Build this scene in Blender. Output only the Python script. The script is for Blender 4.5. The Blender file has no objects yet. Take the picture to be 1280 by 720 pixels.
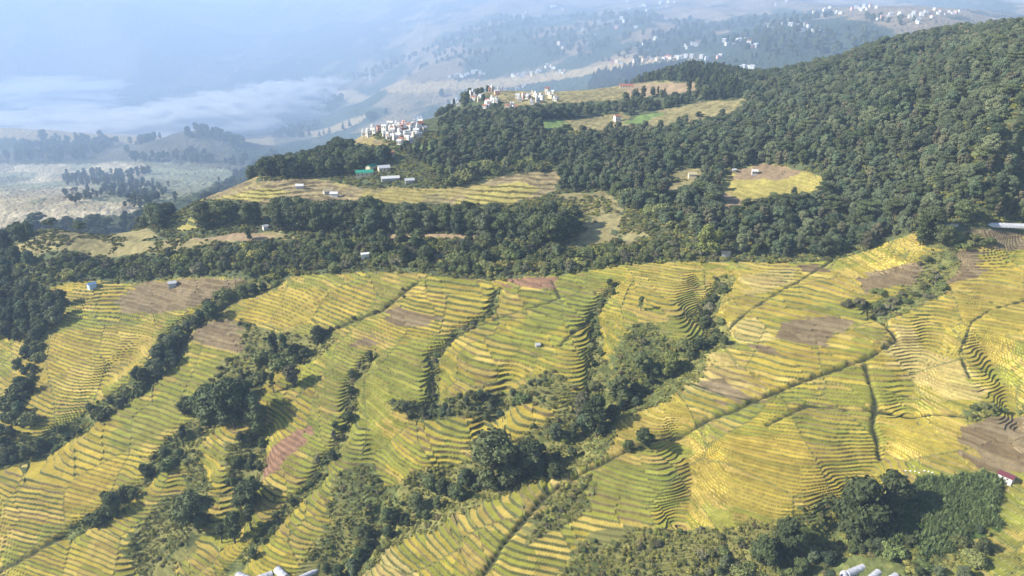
import bpy, math, random, time
import numpy as np
from mathutils import Vector, Matrix
T0 = time.time()
SC = bpy.context.scene
R = math.radians

# ------------------------------------------------------------------ camera, sky, sun, exposure
F = 900.0                      # focal length in pixels of a 1280 x 720 frame
PITCH = R(21.5)
CAMZ = 300.0
cd = bpy.data.cameras.new('camera'); cam = bpy.data.objects.new('camera', cd); SC.collection.objects.link(cam)
cd.sensor_width = 36; cd.lens = 36 * F / 1280; cd.clip_start = 1; cd.clip_end = 30000
cam.location = (0, 0, CAMZ); cam.rotation_euler = (math.pi / 2 - PITCH, 0, 0)
SC.camera = cam

SUN_EL = R(32); SUN_AZ = R(-97)       # azimuth of the sun measured from +Y (view direction) clockwise
w = bpy.data.worlds.new('World'); SC.world = w; w.use_nodes = True
nt = w.node_tree; bg = nt.nodes['Background']
sky = nt.nodes.new('ShaderNodeTexSky'); sky.sky_type = 'NISHITA'; sky.sun_disc = False
sky.sun_elevation = SUN_EL; sky.sun_rotation = SUN_AZ; sky.altitude = 1500; sky.dust_density = 2.0; sky.air_density = 1.0
nt.links.new(sky.outputs[0], bg.inputs[0]); bg.inputs[1].default_value = 0.075
sd = bpy.data.lights.new('sun', 'SUN'); sun = bpy.data.objects.new('sun', sd); SC.collection.objects.link(sun)
sd.energy = 5.0; sd.angle = R(0.6); sd.color = (1.0, 0.93, 0.80)
sdir = Vector((math.sin(SUN_AZ) * math.cos(SUN_EL), math.cos(SUN_AZ) * math.cos(SUN_EL), math.sin(SUN_EL)))
sun.rotation_euler = sdir.to_track_quat('Z', 'Y').to_euler(); sun.location = (-300, 0, 600)
SC.view_settings.view_transform = 'Standard'; SC.view_settings.look = 'None'
SC.view_settings.gamma = 1; SC.view_settings.use_curve_mapping = False
SC.view_settings.exposure = 1.34
SC.cycles.use_denoising = True
SC.cycles.max_bounces = 5; SC.cycles.diffuse_bounces = 3; SC.cycles.volume_bounces = 3
SC.cycles.transparent_max_bounces = 8

HAZE_D = 0.00018; HAZE_COL = (.50, .68, 1.0); MIST_D = 0.014; LAYER_D = 0.00066
rng = np.random.default_rng(11); random.seed(5)
# ------------------------------------------------------------------ noise
_P = np.random.default_rng(3).permutation(1024)
_P = np.concatenate([_P, _P, _P[:4]])
_V = np.random.default_rng(4).random(1024) * 2 - 1
def vnoise(x, y, s=0):
    xi = np.floor(x).astype(np.int64); yi = np.floor(y).astype(np.int64)
    fx = x - xi; fy = y - yi
    fx = fx * fx * fx * (fx * (fx * 6 - 15) + 10); fy = fy * fy * fy * (fy * (fy * 6 - 15) + 10)
    def h(a, b): return _V[_P[(_P[(a + s * 37) & 1023] + b) & 1023]]
    a = h(xi, yi); b = h(xi + 1, yi); c = h(xi, yi + 1); d = h(xi + 1, yi + 1)
    return (a + (b - a) * fx) + ((c + (d - c) * fx) - (a + (b - a) * fx)) * fy
def fbm(x, y, L, n=4, s=0, ridged=False):
    t = 0; a = 1.0; tot = 0
    for i in range(n):
        q = vnoise(x / L + i * 17.3, y / L - i * 9.1, s + i)
        if ridged: q = 1 - 2 * np.abs(q)
        t = t + a * q; tot += a; a *= 0.5; L *= 0.5
    return t / tot
def hsh(a, b=0, c=0):
    v = np.sin(np.asarray(a) * 127.1 + np.asarray(b) * 311.7 + c * 74.7) * 43758.5453
    return v - np.floor(v)
def sstep(a, b, x):
    t = np.clip((x - a) / (b - a), 0, 1); return t * t * (3 - 2 * t)

# ------------------------------------------------------------------ survey points of the valley (view column, view row, height under the eye)
cp, sp = math.cos(PITCH), math.sin(PITCH)
def ray(px, py):
    a = (np.asarray(px, float) - 640) / F; b = (360 - np.asarray(py, float)) / F
    fy = cp + b * sp
    return a / fy, (-sp + b * cp) / fy           # u = x/y, e = z/y
SURV = {  # row: [(col, z), ...]
 900: [(-300, -250), (0, -236), (320, -214), (640, -190), (960, -174), (1280, -165), (1600, -160)],
 720: [(-300, -232), (0, -216), (320, -195), (640, -172), (960, -160), (1280, -150), (1600, -146)],
 600: [(-300, -216), (0, -200), (320, -182), (640, -162), (960, -150), (1280, -140), (1600, -134)],
 500: [(-300, -205), (0, -190), (320, -170), (640, -152), (960, -138), (1280, -130), (1600, -124)],
 400: [(-300, -195), (0, -176), (320, -155), (640, -137), (960, -127), (1280, -118), (1600, -110)],
 345: [(-300, -186), (0, -165), (160, -152), (320, -143), (480, -134), (640, -127), (800, -123), (960, -119), (1280, -109), (1600, -100)],
 310: [(0, -150), (160, -140), (320, -134), (480, -128), (640, -122), (800, -118), (960, -115), (1280, -104)],
 285: [(60, -141), (200, -134), (320, -129), (480, -124), (640, -119), (800, -115), (960, -111), (1280, -98)],
 250: [(250, -126), (400, -121), (560, -117), (700, -114), (850, -111), (1000, -106), (1120, -98), (1280, -88)],
 220: [(330, -118), (440, -115), (560, -111), (700, -109), (850, -105), (1000, -99), (1120, -90), (1280, -79)],
 190: [(460, -108), (560, -105), (700, -103), (850, -99), (1000, -90), (1120, -80), (1280, -68)],
 160: [(470, -104), (560, -100), (700, -98), (800, -97), (920, -91), (1000, -82), (1120, -70), (1280, -57)],
 135: [(590, -97), (700, -96), (800, -95), (920, -86), (1000, -74), (1120, -62), (1280, -48)],
 118: [(590, -95), (700, -94), (800, -90), (920, -80)],
 100: [(830, -84), (930, -76), (1000, -66), (1120, -53), (1280, -40)],
 85:  [(860, -72), (1020, -60)], 60: [(1110, -38)], 50: [(1180, -33)], 38: [(1270, -22), (1400, -15)],
}
HID = [  # (column, distance, z) ground the view does not reach, or reaches far off
 (0, 560, -235), (150, 560, -215), (-300, 700, -260), (250, 640, -205), (350, 760, -215), (450, 850, -200), (520, 960, -185), (590, 1100, -170),
 (700, 1150, -150), (830, 1230, -130), (930, 1050, -120), (1000, 1150, -110), (1100, 1100, -95), (1200, 1200, -85), (1280, 1250, -80), (1500, 1300, -60)]
FARV = [  # (column, row, z)
 (0, 270, -252), (-300, 270, -275), (120, 262, -250), (0, 225, -268), (120, 225, -262), (230, 235, -255), (0, 195, -262), (120, 195, -255),
 (240, 184, -246), (330, 175, -275), (0, 175, -250), (-300, 190, -270), (330, 160, -290), (150, 165, -290), (0, 160, -300), (400, 150, -262), (470, 140, -235),
 (390, 128, -235), (450, 125, -215), (300, 140, -300), (520, 122, -180), (480, 112, -175), (560, 108, -160), (620, 104, -150), (690, 96, -135),
 (760, 92, -122), (450, 95, -180), (300, 110, -240), (150, 130, -300), (0, 140, -310), (150, 90, -200), (0, 90, -200), (-300, 120, -300),
 (300, 60, -150), (150, 40, -90), (0, 40, -90), (420, 60, -140), (400, 10, -15), (300, 0, 25), (150, 0, 30), (0, 0, 30), (-300, 20, -40),
 (560, 80, -125), (680, 70, -105), (800, 68, -90), (880, 80, -95), (960, 70, -80), (520, 45, -95), (640, 40, -72), (760, 40, -60), (900, 45, -62), (1000, 50, -58),
 (1100, 42, -48), (1180, 36, -40), (1280, 14, -16), (1500, 10, -8), (600, 12, -16), (640, 12, -16), (760, 8, -6), (900, 10, -9), (1050, 10, -9), (1170, 10, -9)]
TOPS = [(-300, 5000, 130), (0, 5000, 130), (150, 5000, 130), (300, 5000, 110), (400, 4700, 60), (460, 4700, 10), (520, 4800, -40), (570, 5000, -45), (620, 4300, 0), (700, 4000, 60), (850, 3800, 90),
        (1000, 3600, 90), (1150, 3600, 90), (1300, 3600, 90), (1600, 3600, 90), (-300, 8500, 100), (150, 8500, 100), (400, 8500, -20), (520, 8500, -100), (600, 8500, -80), (800, 8500, 50), (1280, 8500, 80)]
K = []
for row, L in SURV.items():
    for c, z in L:
        u, e = ray(c, row); K.append((u, math.log(z / e), e))
for c, row, z in FARV:
    u, e = ray(c, row)
    K.append((u, math.log(abs(z / e)), e))
for c, y, z in HID + TOPS:
    u, _ = ray(c, 200); K.append((u, math.log(y), z / y))
K = np.array(K, float)
def _tps(r2): return 0.5 * r2 * np.log(r2 + 1e-9)
US = 1.6
def _fit(K):
    p = K[:, :2] * [US, 1]; n = len(p)
    d2 = ((p[:, None] - p[None]) ** 2).sum(-1)
    A = np.zeros((n + 3, n + 3)); A[:n, :n] = _tps(d2) + np.eye(n) * 2e-3
    A[:n, n] = 1; A[:n, n + 1:] = p; A[n, :n] = 1; A[n + 1:, :n] = p.T
    return p, np.linalg.solve(A, np.concatenate([K[:, 2], [0, 0, 0]]))
_p, _c = _fit(K)
UG = np.linspace(-1.7, 1.7, 341); VG = np.linspace(math.log(40), math.log(14000), 500)
_uu, _vv = np.meshgrid(UG, VG)
def _evalg(u, v):
    q = np.stack([u.ravel() * US, v.ravel()], 1); out = np.zeros(len(q))
    for i in range(0, len(q), 20000):
        b = q[i:i + 20000]
        d2 = ((b[:, None] - _p[None]) ** 2).sum(-1)
        out[i:i + 20000] = _tps(d2) @ _c[:-3] + _c[-3] + b @ _c[-2:]
    return out.reshape(u.shape)
EG = _evalg(_uu, _vv)
def bil(G, u, v):
    a = np.clip((u - UG[0]) / (UG[1] - UG[0]), 0, len(UG) - 1.001); b = np.clip((v - VG[0]) / (VG[1] - VG[0]), 0, len(VG) - 1.001)
    i = a.astype(int); j = b.astype(int); fa = a - i; fb = b - j
    return (G[j, i] * (1 - fa) + G[j, i + 1] * fa) * (1 - fb) + (G[j + 1, i] * (1 - fa) + G[j + 1, i + 1] * fa) * fb
KNOLLS = [(-575, 1330, 105, 80, 32), (-1020, 1480, 260, 70, 16), (-800, 1000, 160, 60, 9), (-560, 1060, 120, 50, 8), (-330, 1700, 150, 90, 22)]
def base(x, y):
    x = np.asarray(x, float); y = np.asarray(y, float)
    yc = np.maximum(y, 60)
    z = yc * bil(EG, x / yc, np.log(yc))
    far = sstep(900, 2200, y)
    z = z + fbm(x, y, 70, 3, 1) * (1.8 + 2.0 * sstep(350, 700, y)) * (1 - far)
    rid = fbm(x + 150 * vnoise(x / 600, y / 600, 9), y, 520, 5, 21, True)
    z = z + far * (rid * 0.017 * yc * (1 - 0.75 * sstep(0.10, -0.0, np.abs(x / yc + 0.09)) * sstep(3000, 4500, y)))
    for mx_, my_, rx_, ry_, mh in KNOLLS: z = z + mh * np.exp(-np.clip((x - mx_) ** 2 / rx_ ** 2 + (y - my_) ** 2 / ry_ ** 2, 0, 30))
    return z + CAMZ
SAMP = np.exp(np.linspace(math.log(110), math.log(9000), 1500))
def cast(px, py, fn=None):
    """where the line of sight through a surveyed point meets the ground"""
    fn = fn or base
    px = np.atleast_1d(np.asarray(px, float)); py = np.atleast_1d(np.asarray(py, float))
    u, e = ray(px, py); out = np.zeros((len(px), 3))
    for i in range(0, len(px), 400):
        Y = SAMP[None]; X = u[i:i + 400, None] * Y
        Z = fn(X, np.broadcast_to(Y, X.shape)); L = CAMZ + e[i:i + 400, None] * Y
        hit = Z >= L; k = np.where(hit.any(1), hit.argmax(1), len(SAMP) - 1)
        k = np.maximum(k, 1); n = np.arange(len(k))
        d0 = (L - Z)[n, k - 1]; d1 = (L - Z)[n, k]; t = np.clip(d0 / (d0 - d1 + 1e-9), 0, 1)
        y = SAMP[k - 1] + (SAMP[k] - SAMP[k - 1]) * t
        out[i:i + 400, 0] = u[i:i + 400] * y; out[i:i + 400, 1] = y; out[i:i + 400, 2] = CAMZ + e[i:i + 400] * y
    return out
def W(pts):
    """outline of view points (or ('d', column, distance)) -> ground plan points"""
    r = []
    for p in pts:
        if p[0] == 'd':
            u, _ = ray(p[1], 120); r.append((u * p[2], p[2]))
        else:
            q = cast([p[0]], [p[1]])[0]; r.append((q[0], q[1]))
    return np.array(r)
def inside(P, x, y):
    m = np.zeros(x.shape, bool)
    bb = (x >= P[:, 0].min()) & (x <= P[:, 0].max()) & (y >= P[:, 1].min()) & (y <= P[:, 1].max())
    if not bb.any(): return m
    xs = x[bb]; ys = y[bb]; c = np.zeros(xs.shape, bool)
    for i in range(len(P)):
        x1, y1 = P[i]; x2, y2 = P[(i + 1) % len(P)]
        if y1 == y2: continue
        c ^= ((y1 > ys) != (y2 > ys)) & (xs < (x2 - x1) * (ys - y1) / (y2 - y1) + x1)
    m[bb] = c
    return m
def pdist(P, x, y, maxd):
    """distance to a polyline, signed side (+ = right), only near it"""
    D = np.full(x.shape, 1e6)
    bb = (x >= P[:, 0].min() - maxd) & (x <= P[:, 0].max() + maxd) & (y >= P[:, 1].min() - maxd) & (y <= P[:, 1].max() + maxd)
    if not bb.any(): return D
    xs = x[bb]; ys = y[bb]; d = np.full(xs.shape, 1e6)
    for i in range(len(P) - 1):
        a = P[i]; v = P[i + 1] - a; L = (v ** 2).sum() + 1e-9
        t = np.clip(((xs - a[0]) * v[0] + (ys - a[1]) * v[1]) / L, 0, 1)
        d = np.minimum(d, np.hypot(xs - a[0] - t * v[0], ys - a[1] - t * v[1]))
    D[bb] = d
    return D

# ------------------------------------------------------------------ gullies, ditches and paths (view points)
GULLY = [  # points, half width m, depth m
 ([(345, 347), (300, 362), (262, 385), (228, 408), (205, 450), (165, 485), (105, 520), (50, 552), (-20, 580)], 7, 4.5),
 ([(395, 428), (335, 447), (300, 490), (250, 528), (215, 560)], 8, 5.0),
 ([(215, 560), (180, 600), (130, 640), (80, 665)], 4, 2.2),
 ([(845, 450), (785, 485), (742, 505), (720, 545), (665, 568), (600, 590), (545, 615), (475, 640), (425, 690), (395, 740)], 10, 6.5),
 ([(905, 345), (878, 385), (902, 412), (845, 450)], 5, 3.5),
 ([(770, 352), (742, 388), (746, 425), (735, 485), (742, 515)], 3, 2.4),
 ([(622, 360), (612, 388), (562, 420), (541, 440), (543, 492), (520, 515)], 3, 2.4),
 ([(1180, 322), (1165, 355), (1100, 388)], 6, 3.0),
 ([(465, 440), (440, 475), (436, 520), (420, 560), (380, 600)], 3, 2.0),
 ([(400, 590), (350, 640), (300, 700), (270, 730)], 4, 2.4),
 ([(1070, 650), (1000, 690), (900, 700), (860, 740)], 10, 5),
]
DITCH = [  # points, half width m, depth m
 ([(520, 352), (480, 385), (400, 415)], 1.6, 1.3),
 ([(1095, 390), (1122, 421), (1090, 443), (1000, 475), (920, 510), (830, 540), (790, 558), (738, 582), (688, 612), (640, 665), (598, 725)], 1.15, 1.5),
 ([(1082, 455), (1095, 500), (1092, 530), (1103, 562)], 1.1, 1.0),
 ([(668, 565), (686, 590), (683, 612)], 1.0, .8),
 ([(80, 665), (40, 690), (-20, 725)], 1.6, 1.2),
 ([(850, 470), (905, 492), (948, 500)], .8, .5), ([(560, 420), (610, 400), (700, 372), (690, 350)], .8, .5),
 ([(1040, 325), (1000, 350), (940, 385), (905, 412)], .8, .5), ([(1290, 372), (1240, 385), (1215, 400), (1200, 440), (1212, 470)], .6, .4),
 ([(960, 530), (1010, 505), (1090, 512), (1170, 515), (1210, 520)], 1.0, .8), ([(700, 430), (730, 400), (742, 388)], .9, .7),
]
DALE = [  # shallow folds that stay terraced
 ([(858, 545), (868, 590), (858, 640)], 8, 4.5), ([(325, 535), (305, 590), (288, 650)], 8, 4.5), ([(1238, 430), (1264, 470), (1278, 525)], 7, 4.5), ([(560, 430), (552, 470), (548, 500)], 7, 3),
 ([(745, 400), (748, 440), (742, 480)], 8, 3.5), ([(640, 470), (600, 540), (560, 575)], 7, 3.5), ([(480, 590), (470, 545), (450, 500)], 8, 3.5), ([(885, 350), (872, 380), (880, 405)], 8, 3.5),
 ([(1110, 560), (1065, 600), (1040, 650)], 8, 3.5), ([(60, 560), (120, 480), (170, 430)], 9, 3), ([(240, 590), (205, 640), (180, 700)], 8, 3.5), ([(1180, 400), (1150, 440), (1140, 500)], 8, 2.5)]
GW = [(W(p), hw, dp) for p, hw, dp in GULLY]; LW = [(W(p), hw, dp) for p, hw, dp in DALE]; DW = [(W(p), hw, dp) for p, hw, dp in DITCH]
print('cast', time.time() - T0)

# ------------------------------------------------------------------ land cover (view outlines)
FIELD = W([(-500, 470), (-60, 420), (40, 400), (90, 380), (60, 360), (125, 350), (240, 346), (340, 346), (400, 342), (560, 345), (625, 350), (720, 341), (780, 331), (850, 327), (960, 328),
           (1040, 325), (1100, 305), (1150, 288), (1200, 290), (1290, 290), (1600, 300), (1900, 900), (-700, 900)])
COV = {  # name: list of outlines
 'soil': [[(145, 372), (178, 352), (215, 350), (330, 347), (262, 372), (230, 388), (200, 388), (150, 388)], [(238, 408), (262, 400), (318, 404), (312, 428), (300, 440), (236, 422)],
          [(478, 388), (500, 383), (552, 395), (530, 408), (500, 408), (480, 402)], [(438, 430), (462, 417), (478, 428), (465, 434)],
          [(985, 400), (1030, 393), (1062, 398), (1035, 435), (970, 425)], [(882, 474), (906, 470), (944, 494), (915, 506), (885, 488)],
          [(1180, 312), (1230, 315), (1225, 345), (1150, 366), (1170, 335)], [(1208, 530), (1250, 515), (1300, 505), (1300, 596), (1225, 585), (1205, 560)],
          [(1070, 358), (1085, 340), (1130, 330), (1182, 332), (1150, 350), (1080, 368)], [(990, 330), (1030, 328), (1035, 340), (1000, 340)],
          [(1170, 290), (1290, 292), (1290, 312), (1230, 308), (1180, 305)], [(930, 430), (960, 432), (975, 445), (940, 440)]],
 'red': [[(625, 349), (706, 344), (690, 362), (640, 356)], [(322, 600), (335, 560), (388, 527), (384, 545), (345, 590)], [(536, 500), (560, 495), (572, 515), (540, 520)]],
 'gold': [[(300, 385), (345, 362), (470, 355), (478, 372), (440, 395), (330, 415), (305, 400)], [(60, 362), (125, 352), (215, 352), (225, 362), (140, 372), (150, 390), (100, 388)],
          [(0, 480), (60, 420), (200, 400), (190, 440), (150, 470), (30, 530)], [(470, 400), (520, 355), (620, 360), (600, 395), (540, 420), (480, 425)],
          [(760, 500), (850, 455), (960, 430), (1080, 440), (1000, 475), (820, 540), (720, 560)], [(880, 340), (1000, 335), (1170, 310), (1175, 335), (1060, 370), (920, 410), (890, 400)],
          [(1100, 380), (1230, 330), (1290, 330), (1290, 420), (1180, 480), (1100, 450)], [(560, 520), (640, 490), (720, 500), (710, 540), (650, 560)],
          [(780, 340), (870, 335), (850, 380), (770, 385)], [(300, 470), (360, 445), (355, 485), (310, 500)], [(845, 560), (1000, 540), (1060, 600), (1000, 650), (860, 620)],
          [(1100, 500), (1210, 510), (1225, 590), (1110, 560)], [(668, 566), (705, 555), (720, 600), (690, 608)], [(0, 570), (100, 545), (170, 580), (90, 640), (0, 680)],
          [(1100, 312), (1150, 288), (1180, 305), (1110, 325)]],
 'straw': [[(845, 440), (900, 440), (945, 480), (880, 492), (820, 480)], [(1120, 400), (1210, 450), (1240, 500), (1180, 500), (1110, 440)], [(925, 345), (990, 335), (1000, 350), (940, 370)],
           [(420, 680), (480, 665), (530, 720), (400, 730)], [(900, 400), (960, 395), (970, 425), (920, 430)], [(668, 566), (700, 558), (712, 600), (690, 606)]],
 'green': [[(400, 430), (470, 440), (540, 420), (545, 500), (480, 520), (400, 500)], [(30, 440), (80, 400), (230, 395), (200, 420), (140, 435)], [(150, 640), (230, 620), (260, 650), (190, 680)],
           [(470, 360), (522, 350), (480, 382), (400, 412), (450, 385)], [(900, 400), (890, 360), (960, 370), (1000, 385), (920, 410)], [(1150, 725), (1195, 692), (1300, 686), (1300, 740)],
           [(680, 340), (765, 345), (740, 390), (640, 440), (660, 390)], [(380, 520), (470, 500), (500, 560), (380, 640)], [(1235, 610), (1290, 600), (1290, 660), (1240, 660)],
           [(800, 405), (860, 400), (900, 412), (840, 450), (800, 440)], [(740, 590), (850, 570), (860, 620), (800, 640), (690, 640)], [(250, 450), (290, 440), (230, 520), (170, 560), (120, 560)]],
 'scrub': [[(150, 690), (200, 620), (240, 600), (262, 640), (240, 690), (200, 730)], [(418, 592), (462, 572), (478, 600), (458, 640), (425, 690), (400, 700), (408, 650)],
           [(478, 500), (540, 498), (650, 478), (700, 460), (655, 500), (600, 520), (520, 523)], [(705, 710), (740, 664), (860, 650), (950, 662), (1060, 674), (1240, 670), (1240, 690), (1150, 725), (680, 740)],
           [(785, 408), (812, 402), (845, 432), (838, 452), (780, 478), (765, 450)], [(738, 430), (762, 440), (770, 480), (735, 515)], [(280, 555), (330, 545), (335, 575), (310, 625), (290, 620)],
           [(1100, 388), (1180, 325), (1172, 355), (1120, 380), (1060, 380)], [(300, 395), (330, 412), (400, 420), (340, 450), (300, 440)], [(640, 480), (690, 460), (720, 480), (690, 510), (650, 500)],
           [(1215, 505), (1240, 500), (1250, 515), (1212, 525)], [(1160, 292), (1240, 300), (1180, 318), (1160, 310)], [(860, 425), (905, 412), (915, 432), (870, 440)], [(280, 450), (310, 440), (300, 480), (250, 530), (240, 500)],
           [(680, 620), (740, 590), (730, 640), (660, 680)], [(225, 560), (250, 560), (265, 610), (240, 620)]],
 'crop': [[(1155, 596), (1245, 590), (1248, 660), (1190, 690), (1090, 690), (1120, 640)]],
 'farfield': [[(250, 252), (262, 238), (330, 226), (400, 222), (470, 236), (560, 235), (640, 217), (700, 213), (697, 240), (640, 255), (560, 256), (470, 252), (350, 246), (330, 256)],
              [(420, 176), (458, 168), (488, 182), (430, 186)]],
 'fargold': [[(905, 214), (950, 204), (1000, 210), (1036, 222), (1022, 238), (960, 246), (935, 252), (905, 266), (898, 240)], [(590, 240), (650, 225), (680, 235), (640, 254), (560, 256)],
             [(262, 250), (340, 234), (360, 240), (330, 252)], [(215, 280), (240, 270), (245, 285), (225, 290)], [(420, 176), (458, 168), (470, 174), (430, 180)]],
 'tan': [[(700, 243), (760, 238), (785, 262), (765, 300), (712, 312), (735, 272)], [(0, 318), (80, 296), (200, 300), (260, 297), (345, 290), (385, 296), (260, 308), (110, 318), (20, 330)],
         [(820, 138), (880, 126), (930, 124), (925, 136), (840, 156), (800, 160)], [(690, 150), (780, 140), (790, 158), (720, 165)], [(770, 298), (820, 270), (810, 290), (785, 310)],
         [(600, 118), (730, 112), (800, 104), (880, 108), (800, 122), (640, 132)], [(440, 240), (560, 236), (560, 255), (470, 254)], [(820, 240), (845, 212), (890, 210), (850, 240)], [(40, 295), (80, 285), (200, 295), (100, 312)]],
 'lawn': [[(655, 155), (690, 149), (715, 152), (700, 162), (665, 160)], [(778, 154), (800, 144), (835, 140), (800, 156)], [(508, 184), (545, 176), (545, 186), (515, 190)]],
 'farsoil': [[(912, 213), (950, 205), (1000, 210), (990, 222), (950, 222), (915, 224)], [(905, 262), (900, 240), (915, 240), (935, 250)], [(455, 295), (480, 292), (600, 293), (600, 298), (470, 299)], [(240, 298), (330, 291), (345, 297), (300, 303)], [(740, 112), (790, 106), (880, 104), (880, 112), (790, 120)]],
 'valley': [[(400, 118), (440, 112), (520, 104), (590, 101), (640, 96), (690, 90), (745, 86), (760, 90), (690, 100), (640, 108), (560, 112), (500, 118), (430, 126)],
            [(380, 165), (440, 148), (470, 140), (440, 158), (390, 172)], [(700, 90), (800, 70), (870, 66), (850, 74), (780, 86), (720, 96)], [(-200, 170), (340, 168), (345, 182), (-200, 185)]],
 'leftfield': [[(-400, 300), (0, 285), (150, 270), (250, 240), (300, 215), (180, 200), (0, 205), (-400, 230)]],
}
CW = {k: [W(o) for o in L] for k, L in COV.items()}
print('cover', time.time() - T0)
def cover(x, y, wob=1.0):
    a = np.clip(y / 300, .7, 6) * wob
    xx = x + fbm(x, y, 9, 2, 61) * 2.0 * a; yy = y + fbm(x, y, 9, 2, 67) * 2.0 * a
    return {k: np.any([inside(P, xx, yy) for P in L], 0) for k, L in CW.items()}, inside(FIELD, x, y)

def carve(x, y):
    """smooth ground with gullies"""
    z = base(x, y)
    g = np.zeros(x.shape)
    for P, hw, dp in GW:
        d = pdist(P, x, y, hw * 2.6) + 1.5 * vnoise(x / 7, y / 7, 5)
        g = np.maximum(g, dp * np.exp(-np.clip(d / hw, 0, 9) ** 2 * 1.1))
    dl = np.zeros(x.shape)
    for P, hw, dp in LW:
        d = pdist(P, x, y, hw * 2.6) + 2.0 * vnoise(x / 9, y / 9, 8); dl = np.maximum(dl, dp * np.exp(-np.clip(d / hw, 0, 9) ** 2 * 1.1))
    return z - g - dl, g
def patchid(x, y):
    """plots: jittered cells stretched down the slope"""
    wx = x + 6 * fbm(x, y, 40, 2, 31); wy = y + 6 * fbm(x, y, 40, 2, 33)
    a = (wx + 0.35 * wy) / 26.0; b = (wy - 0.2 * wx) / 34.0
    ia = np.floor(a); ib = np.floor(b); best = np.full(x.shape, 1e9); sec = np.full(x.shape, 1e9); pid = np.zeros(x.shape); pcx = np.zeros(x.shape); pcy = np.zeros(x.shape)
    for i in (-1, 0, 1):
        for j in (-1, 0, 1):
            ca = ia + i; cb = ib + j
            ox = ca + .15 + .7 * hsh(ca, cb, 1); oy = cb + .15 + .7 * hsh(ca, cb, 2)
            d = (a - ox) ** 2 + (b - oy) ** 2
            n = d < best
            sec = np.where(n, best, np.minimum(sec, d)); pid = np.where(n, hsh(ca, cb, 3), pid); pcx = np.where(n, ca, pcx); pcy = np.where(n, cb, pcy); best = np.where(n, d, best)
    det = 1 / 26.0 * 1 / 34.0 + .35 / 26.0 * .2 / 34.0          # plot centre back in ground coordinates
    cx = (pcx / 34.0 - .35 / 26.0 * pcy) / det; cy = (pcy / 26.0 + .2 / 34.0 * pcx) / det
    return pid, np.sqrt(sec) - np.sqrt(best), cx, cy
def terrace(x, y, full=True):
    """final ground height; full also returns what the colouring needs"""
    z, g = carve(x, y)
    q_ = hsh(np.floor(z / .8), 0, 3) * 7 - 3.5
    cov, fld = cover(x + q_, y); fld = inside(FIELD, x, y)
    wild = cov['scrub'] | cov['crop']
    near = fld & (y < 620)
    pid, edge, pcx, pcy = patchid(x, y); pu = pcx / np.maximum(pcy, 60)
    h = 0.50 + 0.45 * pid ** 1.5 + .26 * sstep(.16, -.05, pu) + .38 * np.exp(-((pu + .02) / .12) ** 2 - ((pcy - 262) / 45) ** 2)
    sg = np.floor((x * .92 + y * .28 + 3 * vnoise(x / 9, y / 9, 73)) / (11 + 9 * hsh(pid * 5, 0, 2)))
    off = pid * 5.3 + .55 * h * hsh(sg, pid * 19, 5) * (hsh(pid * 3, 1, 1) > .3)
    wv = 0.30 * fbm(x, y, 13, 3, 71)
    sl = z + wv + off
    s = sl / h; k = np.floor(s); f = s - k
    rw = .17 + .17 * hsh(pid * 77, 0, 4) - .05 * sstep(.02, .25, pu)
    rise = np.clip((f - 1 + rw) / rw, 0, 1); rise = rise * rise * (3 - 2 * rise)
    st = (k + 0.04 * f + 0.96 * rise) * h - off - wv
    # a low bund along the outer lip of every tread (the downhill side is small f)
    st = st + 0.07 * np.exp(-((f - 0.04) / 0.05) ** 2)
    amt = near * np.where(wild, 0.85, 1.0) * np.clip(1 - (g - 1.0) / 2.2, 0, 1)
    far = (~near) & (cov['farfield'] | cov['fargold'])
    h2 = 1.1; s2 = (z + .6 * fbm(x, y, 20, 3, 75)) / h2; f2 = s2 - np.floor(s2)
    st2 = z + (np.floor(s2) + np.clip((f2 - .7) / .3, 0, 1) - s2) * h2
    zz = z * (1 - amt) + st * amt
    zz = np.where(far, st2, zz)
    dd = np.zeros(x.shape); dl = np.zeros(x.shape)
    for P, hw, dp in DW:
        d = pdist(P, x, y, 8) + 0.5 * vnoise(x / 2.5, y / 2.5, 6)
        q = np.exp(-np.clip(d / hw, 0, 9) ** 2); dd = np.maximum(dd, dp * q); dl = np.maximum(dl, q ** 2)
    zz = zz - dd
    zz = zz + np.where(wild | ~near, 1, 0) * fbm(x, y, 5, 2, 81) * np.clip(0.35 * y / 300, .3, 1.5)
    if not full: return zz
    return zz, dict(zb=z, k=k, f=f, rw=rw, sg=sg, pid=pid, edge=edge, cov=cov, near=near, g=g, ditch=dl, wild=wild, f2=f2, far=far, amt=amt)
def gz(x, y):
    return terrace(np.atleast_1d(np.asarray(x, float)), np.atleast_1d(np.asarray(y, float)), False)

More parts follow.
